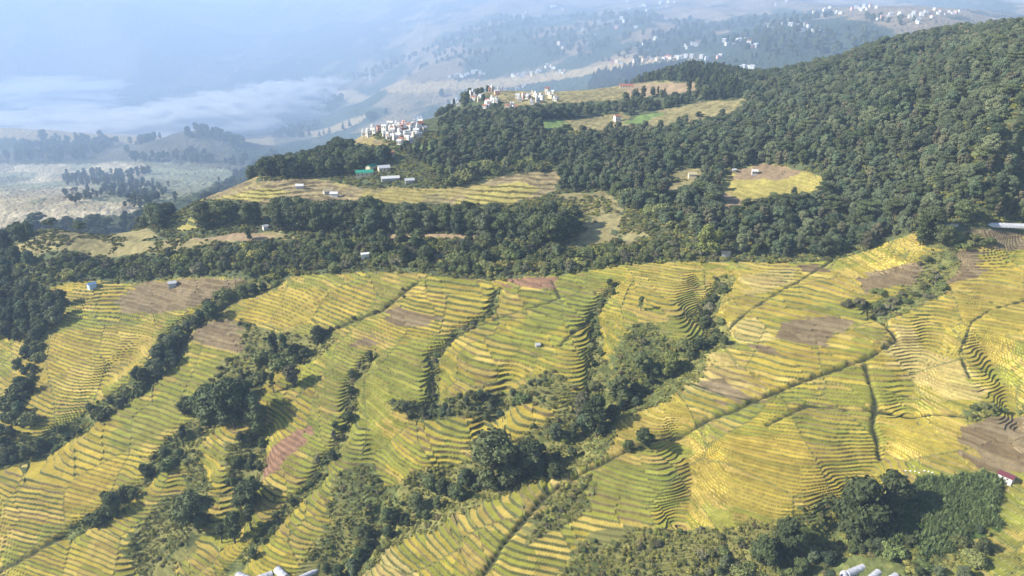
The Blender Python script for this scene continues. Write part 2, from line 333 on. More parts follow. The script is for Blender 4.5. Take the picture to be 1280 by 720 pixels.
# ------------------------------------------------------------------ node helpers
def mat(name, col, rough=.8, spec=.3, vary=None, noise=None, bump=None, rnd=None, attr=False, metal=0, trans=0):
    m = bpy.data.materials.new(name); m.use_nodes = True; t = m.node_tree; N = t.nodes; L = t.links
    b = N['Principled BSDF']; b.inputs['Roughness'].default_value = rough; b.inputs['Specular IOR Level'].default_value = spec; b.inputs['Metallic'].default_value = metal
    if attr:
        a = N.new('ShaderNodeAttribute'); a.attribute_name = 'col'; src = a.outputs['Color']
    else:
        c = N.new('ShaderNodeRGB'); c.outputs[0].default_value = (*col, 1); src = c.outputs[0]
    geo = N.new('ShaderNodeNewGeometry'); tc = N.new('ShaderNodeTexCoord')
    if noise:
        for sc_, lo, hi, det in noise:
            n = N.new('ShaderNodeTexNoise'); n.inputs['Scale'].default_value = sc_; n.inputs['Detail'].default_value = det
            L.new(geo.outputs['Position'], n.inputs['Vector'])
            r = N.new('ShaderNodeMapRange'); r.inputs[1].default_value = .3; r.inputs[2].default_value = .7; r.inputs[3].default_value = lo; r.inputs[4].default_value = hi
            L.new(n.outputs[0], r.inputs[0])
            v = N.new('ShaderNodeVectorMath'); v.operation = 'SCALE'; L.new(src, v.inputs[0]); L.new(r.outputs[0], v.inputs['Scale']); src = v.outputs[0]
    if rnd:   # rnd = (second colour): each individual mixes between the two by its own random number
        o = N.new('ShaderNodeObjectInfo'); mx = N.new('ShaderNodeMix'); mx.data_type = 'RGBA'
        L.new(o.outputs['Random'], mx.inputs[0]); L.new(src, mx.inputs[6]); mx.inputs[7].default_value = (*rnd, 1)
        hs = N.new('ShaderNodeHueSaturation'); fr = N.new('ShaderNodeMath'); fr.operation = 'MULTIPLY'; fr.inputs[1].default_value = 17.13; L.new(o.outputs['Random'], fr.inputs[0])
        fc = N.new('ShaderNodeMath'); fc.operation = 'FRACT'; L.new(fr.outputs[0], fc.inputs[0])
        mr = N.new('ShaderNodeMapRange'); mr.inputs[3].default_value = .65; mr.inputs[4].default_value = 1.4; L.new(fc.outputs[0], mr.inputs[0])
        L.new(mr.outputs[0], hs.inputs['Value']); L.new(mx.outputs[2], hs.inputs['Color']); src = hs.outputs[0]
    L.new(src, b.inputs['Base Color'])
    if bump:
        n = N.new('ShaderNodeTexNoise'); n.inputs['Scale'].default_value = bump[0]; n.inputs['Detail'].default_value = 4; L.new(geo.outputs['Position'], n.inputs['Vector'])
        u = N.new('ShaderNodeBump'); u.inputs['Strength'].default_value = bump[1]; u.inputs['Distance'].default_value = bump[2]; L.new(n.outputs[0], u.inputs['Height']); L.new(u.outputs[0], b.inputs['Normal'])
    if trans:
        tr = N.new('ShaderNodeBsdfTranslucent'); L.new(src, tr.inputs[0]); mxs = N.new('ShaderNodeMixShader'); mxs.inputs[0].default_value = trans
        L.new(b.outputs[0], mxs.inputs[1]); L.new(tr.outputs[0], mxs.inputs[2]); L.new(mxs.outputs[0], N['Material Output'].inputs['Surface'])
    return m
def mesh_np(name, V, Fq, mats=(), smooth=False, midx=None):
    me = bpy.data.meshes.new(name); V = np.asarray(V, np.float32); Fq = np.asarray(Fq, np.int32); k = Fq.shape[1]
    me.vertices.add(len(V)); me.vertices.foreach_set('co', V.ravel())
    me.loops.add(Fq.size); me.loops.foreach_set('vertex_index', Fq.ravel())
    me.polygons.add(len(Fq)); me.polygons.foreach_set('loop_start', np.arange(0, Fq.size, k, dtype=np.int32)); me.polygons.foreach_set('loop_total', np.full(len(Fq), k, np.int32))
    if midx is not None: me.polygons.foreach_set('material_index', np.asarray(midx, np.int32))
    me.polygons.foreach_set('use_smooth', np.full(len(Fq), smooth)) 
    me.update(calc_edges=True)
    for m in mats: me.materials.append(m)
    return me
def link(name, data, parent=None, **props):
    o = bpy.data.objects.new(name, data); SC.collection.objects.link(o)
    if parent: o.parent = parent
    for k_, v in props.items(): o[k_] = v
    return o

# ------------------------------------------------------------------ the ground
def lin(h):
    c = np.array([int(h[i:i + 2], 16) for i in (0, 2, 4)]) / 255.0
    return np.where(c <= .04045, c / 12.92, ((c + .055) / 1.055) ** 2.4)
C_ = lambda r, g, b: np.array([r, g, b], float)
RICE = [C_(.305, .257, .036), C_(.355, .283, .042), C_(.24, .235, .034), C_(.39, .30, .07), C_(.26, .25, .042)]
GREENR = [C_(.165, .195, .032), C_(.225, .235, .036), C_(.205, .21, .038)]
GOLD = [C_(.44, .315, .055), C_(.39, .29, .045), C_(.35, .27, .045), C_(.48, .35, .085)]
STRAW = [C_(.50, .39, .15), C_(.44, .34, .12)]
SOIL = [C_(.20, .15, .08), C_(.245, .19, .105), C_(.17, .125, .065)]
def pick(pal, h):
    pal = np.array(pal); return pal[np.minimum((h * len(pal)).astype(int), len(pal) - 1)]
def ground_colour(x, y, q):
    n = len(x); cov = q['cov']; k, f, pid, edge, near = q['k'], q['f'], q['pid'], q['edge'], q['near']
    h1 = hsh(pid * 91, 0, 5); seg = q['sg']
    h2 = hsh(k, pid * 57 + seg, 6)
    big = fbm(x, y, 60, 3, 91); med = fbm(x, y, 12, 3, 93); fine = fbm(x, y, 2.2, 3, 95)
    c = pick(RICE, np.clip(.5 * h1 + .5 * h2 + .25 * big, 0, .999))
    for nm, pal in (('green', GREENR), ('gold', GOLD), ('straw', STRAW)):
        m = cov[nm]; c[m] = .75 * pick(pal, np.clip(.4 * h1 + .6 * h2, 0, .999))[m] + .25 * c[m]
    c = c * (1 + .26 * med + .22 * fine)[:, None] * (.78 + .40 * hsh(k, pid * 23 + seg, 1))[:, None]
    # grassy, earthy risers
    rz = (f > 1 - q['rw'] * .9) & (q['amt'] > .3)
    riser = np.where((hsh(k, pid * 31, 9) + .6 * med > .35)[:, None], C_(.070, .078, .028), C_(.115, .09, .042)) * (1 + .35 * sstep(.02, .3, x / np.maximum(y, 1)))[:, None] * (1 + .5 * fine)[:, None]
    lip = (f < .05) & (q['amt'] > .3)
    c[lip] = c[lip] * .6 + .4 * C_(.42, .38, .16)
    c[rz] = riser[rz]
    m = (edge < .022) & near; c[m] = c[m] * .45 + .55 * C_(.12, .13, .05)
    m = cov['soil']; s = pick(SOIL, np.clip(.5 * h1 + .5 * h2, 0, .999)) * (1 + .25 * fine + .2 * med)[:, None]
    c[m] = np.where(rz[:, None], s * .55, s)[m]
    m = cov['red']; c[m] = (C_(.22, .13, .08) * (1 + .3 * fine)[:, None])[m]
    sc_ = (C_(.12, .14, .045)[None] * (1 + .7 * fine + .4 * med)[:, None]); dry = med + big + .9 * fine > .15
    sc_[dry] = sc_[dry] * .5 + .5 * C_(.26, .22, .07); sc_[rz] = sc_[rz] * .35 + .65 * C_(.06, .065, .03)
    m = cov['scrub'] | ((q['g'] > 1.2) & near); c[m] = sc_[m]
    m = cov['crop']; c[m] = C_(.05, .08, .02)
    c = c * (1 - q['ditch'])[:, None] + C_(.045, .05, .022) * q['ditch'][:, None]
    # outside the paddies
    o = ~near
    wildc = C_(.075, .09, .04)[None] * (1 + .3 * fine + .4 * med)[:, None]
    c[o] = wildc[o]
    def put(nm, col, amp=.2):
        m = cov[nm] & o
        c[m] = (np.array(col)[None] * (1 + amp * fine + amp * med)[:, None])[m]
    put('leftfield', C_(.40, .34, .22), .35); 
    m = cov['leftfield'] & o & (fbm(x, y, 90, 3, 17) > .05); c[m] = C_(.24, .24, .15)
    m = cov['leftfield'] & o; zz_ = q['zb'] + 1.2 * med; st_ = hsh(np.floor(zz_ / 2.2), 0, 2); c[m] = (c * (.62 + .75 * st_)[:, None])[m]
    put('valley', C_(.36, .28, .15), .2)
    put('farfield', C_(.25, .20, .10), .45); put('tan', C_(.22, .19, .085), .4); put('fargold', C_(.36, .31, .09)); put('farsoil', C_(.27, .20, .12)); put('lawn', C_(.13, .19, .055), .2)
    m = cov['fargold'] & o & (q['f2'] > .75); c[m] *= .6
    m = cov['farfield'] & o & (fbm(x, y, 25, 3, 19) > .14) & ~cov['fargold']; c[m] = c[m] * .45 + .55 * C_(.38, .32, .09)
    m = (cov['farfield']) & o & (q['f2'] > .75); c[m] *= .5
    # distant slopes: pale cleared fields on ribs between dark woods
    m = o & (y > 1150) & ~cov['leftfield'] & ~cov['valley']
    if m.any():
        xm, ym = x[m], y[m]
        a = fbm(xm + 80 * vnoise(xm / 200, ym / 200, 3), ym * .55, 190, 5, 41)
        b = fbm(xm, ym, 70, 3, 43)
        t = sstep(-.16, .10, a + .7 * b)[:, None] * (.35 + .40 * sstep(-.35, -.1, xm / ym))[:, None]
        d = C_(.05, .07, .045) * (1 + .4 * b)[:, None]; l = C_(.25, .19, .12) * (1 + .5 * b)[:, None]
        st = (np.abs(np.sin(ym * .045 + 3 * b)) < .3)[:, None]
        l = np.where(st, l * .75, l)
        c[m] = d * (1 - t) + l * t
    return np.clip(c, .01, .85)
M_GROUND = mat('ground_cover', (0, 0, 0), .9, .15, attr=True, noise=[(1.3, .86, 1.14, 4), (.12, .92, 1.08, 3)], bump=(2.2, .5, .25))
def build_ground():
    # forward-distance rows grow with distance; columns fan out, so far land keeps the detail it shows
    rows = [70.0]
    while rows[-1] < 9500:
        y = rows[-1]
        if y < 150: dy = 1.5
        elif y < 470: dy = max(.26, .27 * (y / 220) ** 1.5)
        else: dy = min(.0042 * y, .9 * (y / 470) ** 1.8)
        rows.append(y + dy)
    rows = np.array(rows)
    us = np.concatenate([np.linspace(-1.25, -.86, 90)[:-1], np.linspace(-.86, .86, 1500), np.linspace(.86, 1.25, 90)[1:]])
    nr, nc = len(rows), len(us); print('ground', nr, nc)
    V = np.zeros((nr, nc, 3)); Cc = np.zeros((nr, nc, 4), np.float32); Cc[..., 3] = 1
    for i in range(0, nr, 100):
        Y = np.repeat(rows[i:i + 100][:, None], nc, 1); X = us[None] * Y
        x = X.ravel(); y = Y.ravel(); z, q = terrace(x, y)
        V[i:i + 100] = np.stack([x, y, z], 1).reshape(-1, nc, 3)
        Cc[i:i + 100, :, :3] = ground_colour(x, y, q).reshape(-1, nc, 3)
    idx = np.arange(nr * nc).reshape(nr, nc)
    Fq = np.stack([idx[:-1, :-1], idx[:-1, 1:], idx[1:, 1:], idx[1:, :-1]], -1).reshape(-1, 4)
    me = mesh_np('ground', V.reshape(-1, 3), Fq, [M_GROUND], smooth=False)
    a = me.color_attributes.new('col', 'FLOAT_COLOR', 'POINT'); a.data.foreach_set('color', Cc.ravel())
    link('ground', me, kind='structure')
build_ground()
print('ground built', time.time() - T0)
#@@REST

# ------------------------------------------------------------------ air: thin even haze round everything, a bank of valley mist
def vol_mat(name, col, dens, aniso=0.0):
    m = bpy.data.materials.new(name); m.use_nodes = True; t = m.node_tree; t.nodes.remove(t.nodes['Principled BSDF'])
    v = t.nodes.new('ShaderNodeVolumePrincipled'); v.inputs['Color'].default_value = (*col, 1); v.inputs['Density'].default_value = dens; v.inputs['Anisotropy'].default_value = aniso
    t.links.new(v.outputs[0], t.nodes['Material Output'].inputs['Volume']); return m
def box_mesh(name, lo, hi, m):
    x0, y0, z0 = lo; x1, y1, z1 = hi
    V = [(x0, y0, z0), (x1, y0, z0), (x1, y1, z0), (x0, y1, z0), (x0, y0, z1), (x1, y0, z1), (x1, y1, z1), (x0, y1, z1)]
    return mesh_np(name, V, [(0, 3, 2, 1), (4, 5, 6, 7), (0, 1, 5, 4), (1, 2, 6, 5), (2, 3, 7, 6), (3, 0, 4, 7)], [m])
_g = SC.objects['ground'].data; _zz = np.empty(len(_g.vertices) * 3, np.float32); _g.vertices.foreach_get('co', _zz); _zz = _zz[2::3]
print('ground z', _zz.min(), _zz.max())
link('haze', box_mesh('haze', (-12400, -80, float(_zz.min()) - 1), (12400, 9900, float(_zz.max()) + 12), vol_mat('haze', HAZE_COL, HAZE_D)), kind='stuff')
MIST = [  # column, row, distance, half length, half depth, half height (m)
 (60, 158, 1750, 190, 150, 16), (150, 160, 1700, 170, 140, 20), (225, 152, 1700, 120, 120, 26), (285, 145, 1750, 120, 110, 30), (330, 135, 1850, 110, 100, 30), (375, 122, 1950, 90, 100, 24),
 (405, 110, 2050, 60, 80, 18), (330, 160, 1800, 120, 90, 14), (30, 120, 2300, 260, 180, 30), (140, 112, 2500, 220, 160, 22)]
def sphere(nu, nv):
    V = []; Fq = []
    for j in range(nv + 1):
        t = math.pi * (j + .0) / nv; t = min(max(t, .02), math.pi - .02)
        for i in range(nu): V.append((math.sin(t) * math.cos(2 * math.pi * i / nu), math.sin(t) * math.sin(2 * math.pi * i / nu), math.cos(t)))
    for j in range(nv):
        for i in range(nu): Fq.append((j * nu + i, (j + 1) * nu + i, (j + 1) * nu + (i + 1) % nu, j * nu + (i + 1) % nu))
    return np.array(V), np.array(Fq)
MM = vol_mat('mist', (.97, .96, .97), MIST_D)
Vm, Fm, n0 = [], [], 0
for c, r, d, a, b, hh in MIST:
    u, e = ray(c, r); V, Fq = sphere(48, 24)
    q = 1 + .8 * fbm(V[:, 0] * 5 + c, V[:, 1] * 4 + V[:, 2] * 4, 1.0, 4, 7)
    for sc_ in (1.4, 1.2, 1.0, .85, .7, .55, .4):
        V2 = V * q[:, None] * np.array([a, b, hh * 1.1]) * sc_ + [u * d, d, CAMZ + e * d]
        Vm.append(V2); Fm.append(Fq + n0); n0 += len(V)
link('mist', mesh_np('mist', np.concatenate(Vm), np.concatenate(Fm), [MM], True), kind='stuff')
# the thicker morning air that fills the far valley: one very large, thin lens
V, Fq = sphere(96, 48)
link('valley_mist', mesh_np('valley_mist', V * [4500, 3000, 340] + [-1350, 3700, CAMZ - 120], Fq, [vol_mat('valley_mist', (.55, .73, 1.0), LAYER_D)], True), kind='stuff')

# ------------------------------------------------------------------ where the houses stand (view points)
A = [(467, 167, 'white', 1.5), (481, 166, 'white', 1.7), (492, 164), (497, 159), (500, 169, 'pink'), (505, 165, 'brick'), (508, 159), (512, 171), (515, 164, 'white'), (518, 158), (520, 149, 'white', 1.7), (526, 156), (521, 169, 'white', 1.4), (524, 164, 'white', 1.3),
     (455, 169), (487, 173), (495, 175), (502, 178), (510, 175, 'cream'), (518, 175), (488, 158), (528, 150)]
B = [(566, 131, 'white', 1.5), (571, 127, 'white', 1.4), (592, 126), (600, 127), (612, 132, 'white', 1.3), (616, 128, 'white', 1.3), (634, 136, 'cream'), (640, 134), (655, 124, 'pink', 1.3), (661, 123, 'pink', 1.2), (672, 127, 'white'), (684, 115, 'cream', 1.3), (694, 126), (616, 115, 'white', 1.6),
     (628, 112, 'brick'), (645, 111, 'brick'), (653, 109, 'brick', 1.4), (590, 120), (677, 124, 'brick'), (606, 136), (650, 126)]
Cc_ = [(765, 80), (771, 79), (776, 80), (794, 78), (799, 74), (804, 77), (808, 74), (815, 77), (821, 76), (830, 75), (834, 73), (838, 74), (845, 72), (849, 74), (853, 73), (857, 72), (864, 73), (877, 73)]
VILLAGES = A + B + [(456, 217), (480, 212), (488, 224), (943, 215), (375, 233), (414, 242), (771, 148), (783, 108), (465, 208), (457, 321), (512, 226)]
# ------------------------------------------------------------------ plants
def tube(p, r, n=6):
    p = np.array(p, float); V = []; Fq = []
    for i in range(len(p)):
        d = p[min(i + 1, len(p) - 1)] - p[max(i - 1, 0)]; d /= np.linalg.norm(d) + 1e-9
        a = np.cross(d, [0.3, 1, 0.1]); a /= np.linalg.norm(a); b = np.cross(d, a)
        for k in range(n): t = 2 * math.pi * k / n; V.append(p[i] + r[i] * (a * math.cos(t) + b * math.sin(t)))
    for i in range(len(p) - 1):
        for k in range(n): Fq.append((i * n + k, i * n + (k + 1) % n, (i + 1) * n + (k + 1) % n, (i + 1) * n + k))
    return np.array(V), np.array(Fq)
def merge(L):
    V, Fq, n = [], [], 0
    for v, f in L: V.append(v); Fq.append(f + n); n += len(v)
    return np.concatenate(V), np.concatenate(Fq)
def leaves(lobes, per, size, g, core=.72):
    """clumps of leaf-sized faces on every lobe, and a rough inner mass behind them"""
    out = []; S, SF = sphere(9, 6)
    for c, r in lobes:
        c = np.array(c); r = np.array(r) * np.ones(3)
        n = int(per * 2.0 * (r.mean() / .15) ** 1.6) + 6; sz_ = size * .74
        d = g.normal(size=(n, 3)); d[:, 2] += .25; d /= np.linalg.norm(d, axis=1)[:, None]
        p = c + d * r * (.78 + .34 * g.random((n, 1)))
        nm = d + .75 * g.normal(size=(n, 3)); nm /= np.linalg.norm(nm, axis=1)[:, None]
        a = np.cross(nm, g.normal(size=(n, 3))); a /= np.linalg.norm(a, axis=1)[:, None]; b = np.cross(nm, a)
        s = sz_ * (.6 + .9 * g.random((n, 1)))
        V = np.stack([p - a * s - b * s * .6, p + a * s * .9 - b * s * .5, p + a * s * .8 + b * s * .7 + nm * s * .3, p - a * s * .7 + b * s * .5], 1).reshape(-1, 3)
        out.append((V, np.arange(4 * n).reshape(n, 4)))
        out.append((c + S * r * core * (1 + .25 * g.normal(size=(len(S), 1))), SF))
    return merge(out)
def stem(h, r, g, limbs=4, top=.75):
    L = [tube([(0, 0, -.06), (.01, 0, h * .35), (.02 * g.normal(), .02 * g.normal(), h * .7), (.02 * g.normal(), .02 * g.normal(), h)], [r * 1.35, r, r * .6, r * .2])]
    for k in range(limbs):
        t = g.random() * 6.28; z0 = h * (.3 + .5 * g.random()); L_ = .12 + .16 * g.random()
        L.append(tube([(0, 0, z0), (L_ * .6 * math.cos(t), L_ * .6 * math.sin(t), z0 + L_ * .45), (L_ * math.cos(t), L_ * math.sin(t), z0 + L_ * .95)], [r * .5, r * .35, r * .1], 5))
    return merge(L)
def p_broad(g, w=.31, z0=.10, z1=1.0, n=30, lr=.15):
    lob = []
    for i in range(n):
        t = g.random() * 6.283; zz = g.random() ** .8; rad = w * math.sin(math.pi * (.12 + .80 * zz)) ** .7 * (.45 + .6 * g.random())
        lob.append(((rad * math.cos(t), rad * math.sin(t), z0 + (z1 - z0 - .1) * zz + .03), lr * (.65 + .6 * g.random()) * np.array([1, 1, .8])))
    return stem(z0 + .45 * (z1 - z0), .022, g, 5), leaves(lob, 62, .030, g)
def p_tall(g): 
    return p_broad(g, .20, .14, 1.0, 28, .105)
def p_slim(g):
    return p_broad(g, .12, .18, 1.0, 22, .075)
def p_umbrella(g):
    lob = []
    for i in range(20):
        t = g.random() * 6.283; lay = g.integers(0, 3); zz = (.62, .78, .93)[lay]; rad = (.5, .42, .28)[lay] * math.sqrt(g.random())
        lob.append(((rad * math.cos(t), rad * math.sin(t), zz + .03 * g.normal()), np.array([.17, .17, .055]) * (.7 + .6 * g.random())))
    return stem(.9, .022, g, 8), leaves(lob, 70, .028, g)
def p_pine(g):
    lob = []
    for i in range(34):
        zz = g.random() ** 1.2; t = g.random() * 6.283; rad = (.19 * (1 - zz) + .02) * (.6 + .5 * g.random())
        lob.append(((rad * math.cos(t), rad * math.sin(t), .2 + .76 * zz), np.array([.09, .09, .05]) * (1.15 - .6 * zz)))
    return stem(.97, .016, g, 2), leaves(lob, 60, .022, g)
def p_bush(g):
    lob = []
    for i in range(13):
        t = g.random() * 6.283; rad = .55 * math.sqrt(g.random())
        lob.append(((rad * math.cos(t), rad * math.sin(t), (.30 + .45 * g.random()) * (1.1 - rad)), np.array([.30, .30, .26]) * (.6 + .6 * g.random())))
    return stem(.5, .03, g, 4), leaves(lob, 22, .075, g)
def p_tuft(g):
    return stem(.2, .01, g, 2), leaves([((.35 * g.normal(), .35 * g.normal(), .25), np.array([.45, .45, .35]) * (.6 + .6 * g.random())) for _ in range(5)], 12, .12, g, .6)
def p_crop(g):
    out = []
    for k in range(16):
        t = g.random() * 6.283; r0 = .05 + .22 * g.random(); c = np.array([r0 * math.cos(t * 1.7), r0 * math.sin(t * 1.7), 0]); d = np.array([math.cos(t), math.sin(t), 0]); sd_ = np.array([-d[1], d[0], 0]) * .045; l = .25 + .3 * g.random(); hh = .5 + .5 * g.random()
        P = [c, c + d * l * .35 + [0, 0, hh * .8], c + d * l * .8 + [0, 0, hh], c + d * l * 1.15 + [0, 0, hh * .8]]
        V = np.array([q_ + s_ * sd_ * w_ for q_, w_ in zip(P, (.6, 1, .8, .1)) for s_ in (-1, 1)])
        out.append((V, np.array([(0, 1, 3, 2), (2, 3, 5, 4), (4, 5, 7, 6)])))
    return merge(out)
M_BARK = mat('bark', (.13, .105, .08), .9, .1, noise=[(3, .6, 1.3, 3)])
M_LEAF = mat('leaf_green', (.055, .078, .028), .75, .25, rnd=(.095, .112, .042), noise=[(.9, .75, 1.3, 2)])
M_FOREST = mat('leaf_forest', (.072, .104, .054), .8, .2, rnd=(.128, .142, .072), noise=[(.5, .7, 1.35, 2), (.018, .72, 1.3, 2)])
M_PINE = mat('needles', (.035, .055, .030), .8, .2, rnd=(.055, .075, .038))
M_BUSH = mat('leaf_bush', (.095, .125, .040), .8, .2, rnd=(.165, .17, .06), noise=[(.8, .75, 1.3, 2)])
M_CROP = mat('leaf_crop', (.060, .095, .028), .6, .3, rnd=(.115, .145, .045))
M_YEL = mat('leaf_yellow_green', (.16, .18, .05), .8, .2, noise=[(.9, .8, 1.25, 2)])
M_GREY = mat('leaf_grey', (.115, .115, .065), .85, .1, rnd=(.16, .15, .085), noise=[(.9, .8, 1.25, 2)])
M_TUFT = mat('tuft_yellow_green', (.17, .19, .045), .85, .1, rnd=(.30, .27, .08))
M_DTUFT = mat('tuft_brown', (.10, .10, .045), .85, .1, rnd=(.19, .16, .075))
PROTO = {}
for nm, fn, m, n in (('broad', p_broad, M_LEAF, 4), ('tall', p_tall, M_LEAF, 3), ('slim', p_slim, M_LEAF, 2), ('forest', p_broad, M_FOREST, 4), ('ftall', p_tall, M_FOREST, 2), ('umbrella', p_umbrella, M_LEAF, 2),
                     ('pine', p_pine, M_PINE, 2), ('bush', p_bush, M_BUSH, 4), ('yellow', p_broad, M_YEL, 1), ('grey', p_tall, M_GREY, 2), ('gbush', p_bush, M_GREY, 2), ('tuft', p_tuft, M_TUFT, 3), ('dtuft', p_tuft, M_DTUFT, 2)):
    PROTO[nm] = []
    for i in range(n):
        g = np.random.default_rng(100 + i + 7 * len(nm) + ord(nm[0])); (tv, tf), (lv, lf) = fn(g)
        tm = mesh_np('trunk_' + nm, tv, tf, [M_BARK], True); lm = mesh_np('crown_' + nm, lv, lf, [m])
        am = mesh_np('plant_' + nm, np.concatenate([tv, lv]), np.concatenate([tf, lf + len(tv)]), [M_BARK, m], False, np.concatenate([np.zeros(len(tf)), np.ones(len(lf))]))
        PROTO[nm].append((tm, lm, am))
PL = []      # every plant: x, y, height, kind, group key
def put_row(pts, group, spacing, hr, kinds, spread, jit=1.0, taper=None):
    P = W(pts)
    for i in range(len(P) - 1):
        a, b = P[i], P[i + 1]; L = np.hypot(*(b - a)); n = max(1, int(L / spacing * jit))
        for k in range(n):
            t = (k + random.random()) / n; q = a + (b - a) * t; nrm = np.array([-(b - a)[1], (b - a)[0]]) / (L + 1e-9)
            q = q + nrm * random.gauss(0, spread)
            PL.append((q[0], q[1], random.uniform(*hr), random.choice(kinds), group))
def put_area(pts, group, spacing, hr, kinds, avoid=(), dens=None, keep=1.0):
    P = W(pts); x0, y0 = P.min(0); x1, y1 = P.max(0)
    nx, ny = int((x1 - x0) / spacing) + 1, int((y1 - y0) / spacing) + 1
    X, Y = np.meshgrid(np.arange(nx), np.arange(ny)); 
    X = x0 + (X + .5 * (Y % 2) + rng.uniform(-.42, .42, X.shape)) * spacing; Y = y0 + (Y + rng.uniform(-.42, .42, Y.shape)) * spacing
    x, y = X.ravel(), Y.ravel(); m = inside(P, x, y) & (rng.random(x.shape) < keep)
    x, y = x[m], y[m]
    if len(x) == 0: return
    for nm in avoid:
        bad = np.any([inside(Q, x, y) for Q in CW[nm]], 0); x, y = x[~bad], y[~bad]
    if dens is not None:
        L, th = dens; ok = fbm(x, y, L, 2, 55) > th; x, y = x[ok], y[ok]
    big = fbm(x, y, 40, 2, 56)
    for a, b, g_ in zip(x, y, big): PL.append((a, b, random.uniform(*hr) * (1 + .25 * g_), random.choice(kinds), group))
FAVOID = ('farfield', 'fargold', 'tan', 'lawn', 'farsoil')
# forests and belts
put_area([(1300, 285), (1185, 276), (1150, 288), (1100, 306), (1045, 320), (940, 322), (880, 306), (850, 268), (775, 260), (700, 236), (690, 208), (640, 196), (560, 214), (520, 205), (500, 190), (548, 182), (552, 150), (600, 140),
          (700, 145), (780, 165), (850, 152), (930, 138), (935, 118), ('d', 900, 850), ('d', 960, 900), ('d', 1030, 900), ('d', 1110, 960), ('d', 1200, 980), ('d', 1300, 960), ('d', 1480, 900), ('d', 1500, 420)],
         'hill', 5.7, (4.8, 10.5), ['forest'] * 6 + ['ftall'] * 3 + ['broad', 'umbrella', 'grey'], FAVOID)
put_area([(248, 280), (330, 276), (345, 270), (480, 277), (560, 284), (645, 286), (700, 282), (738, 285), (735, 300), (700, 310), (620, 300), (500, 292), (400, 290), (345, 290), (335, 280), (250, 288)],
         'belt', 5.5, (12, 16), ['broad', 'tall', 'tall', 'forest'], ('farsoil',))
put_area([(0, 340), (60, 330), (150, 308), (330, 306), (400, 293), (560, 303), (640, 296), (720, 312), (800, 300), (860, 300), (900, 320), (860, 324), (800, 326), (720, 338), (640, 344), (560, 340), (400, 338), (250, 343), (125, 346), (60, 358), (0, 380)],
         'band', 4.2, (2.2, 5.2), ['bush'] * 6 + ['forest', 'tuft', 'gbush'], FAVOID)
put_area([(400, 293), (560, 302), (640, 296), (720, 312), (720, 332), (600, 338), (400, 336)], 'band', 11.0, (5, 9), ['broad', 'forest'], FAVOID)
put_area([(-120, 385), (0, 364), (60, 368), (88, 386), (84, 400), (45, 422), (0, 432), (-120, 445)], 'leftmass', 5.5, (6, 11), ['broad', 'tall', 'forest'])
put_row([(55, 418), (36, 450), (26, 490), (10, 540), (-6, 578)], 'leftmass', 2.4, (3.5, 8), ['broad', 'forest', 'bush'], 3)
put_area([(-120, 330), (0, 305), (40, 300), (60, 330), (0, 365), (-120, 380)], 'leftmass', 7, (8, 12), ['broad', 'forest'])
put_area([(332, 200), (345, 192), (440, 190), (490, 196), (470, 214), (425, 222), (330, 222), (245, 244), (205, 262), (215, 285), (150, 296), (152, 275), (235, 243), (310, 212)], 'ridgewood', 7, (9, 14), ['broad', 'forest', 'tall'], FAVOID)
put_area([(28, 292), (60, 275), (130, 282), (150, 296), (60, 292)], 'leftridge', 8, (8, 12), ['broad', 'umbrella'])
put_area([(735, 108), (745, 92), (800, 84), (860, 80), (905, 90), (930, 100), (935, 122), (850, 130), (760, 124)], 'pines', 6.5, (9, 13), ['pine', 'pine', 'tall'], ('tan', 'farsoil'))
put_area([(540, 150), (560, 128), (640, 120), (740, 108), (900, 125), (930, 132), (800, 150), (700, 150), (600, 160), (555, 175)], 'villagewood', 9, (5, 10), ['forest', 'tall', 'broad'], FAVOID, (60, -.05))
put_area([(700, 240), (790, 240), (850, 262), (880, 300), (790, 305), (740, 290), (760, 262)], 'scrubslope', 7, (4, 8), ['forest', 'bush', 'bush'], ('tan',), (50, -.15))
put_area([(545, 215), (640, 195), (700, 210), (640, 222), (560, 236)], 'scrubslope', 8, (4, 9), ['forest', 'bush'], FAVOID)
put_area([(70, 240), (80, 218), (180, 216), (215, 232), (190, 262), (100, 262)], 'valleywood', 11, (8, 14), ['ftall', 'tall'], (), (60, -.1))
put_area([(165, 204), (175, 178), (240, 168), (290, 172), (312, 200), (300, 208)], 'valleywood', 12, (8, 15), ['forest', 'tall'], (), (70, -.12))
put_area([(-150, 190), (0, 178), (90, 172), (165, 178), (165, 195), (0, 205), (-150, 210)], 'valleywood', 20, (12, 20), ['forest', 'tall'], (), (120, -.05))
put_area([(340, 172), (350, 140), (400, 118), (520, 112), (560, 122), (500, 150), (440, 160), (400, 172)], 'valleywood', 17, (12, 18), ['forest', 'pine'], ('valley',), (120, -.15))
put_area([(420, 100), (560, 40), (700, 20), (1000, 20), (1170, 30), (1130, 55), (1000, 74), (900, 84), (740, 80), (600, 96)], 'farwood', 24, (8, 14), ['forest'], (), (120, .02))
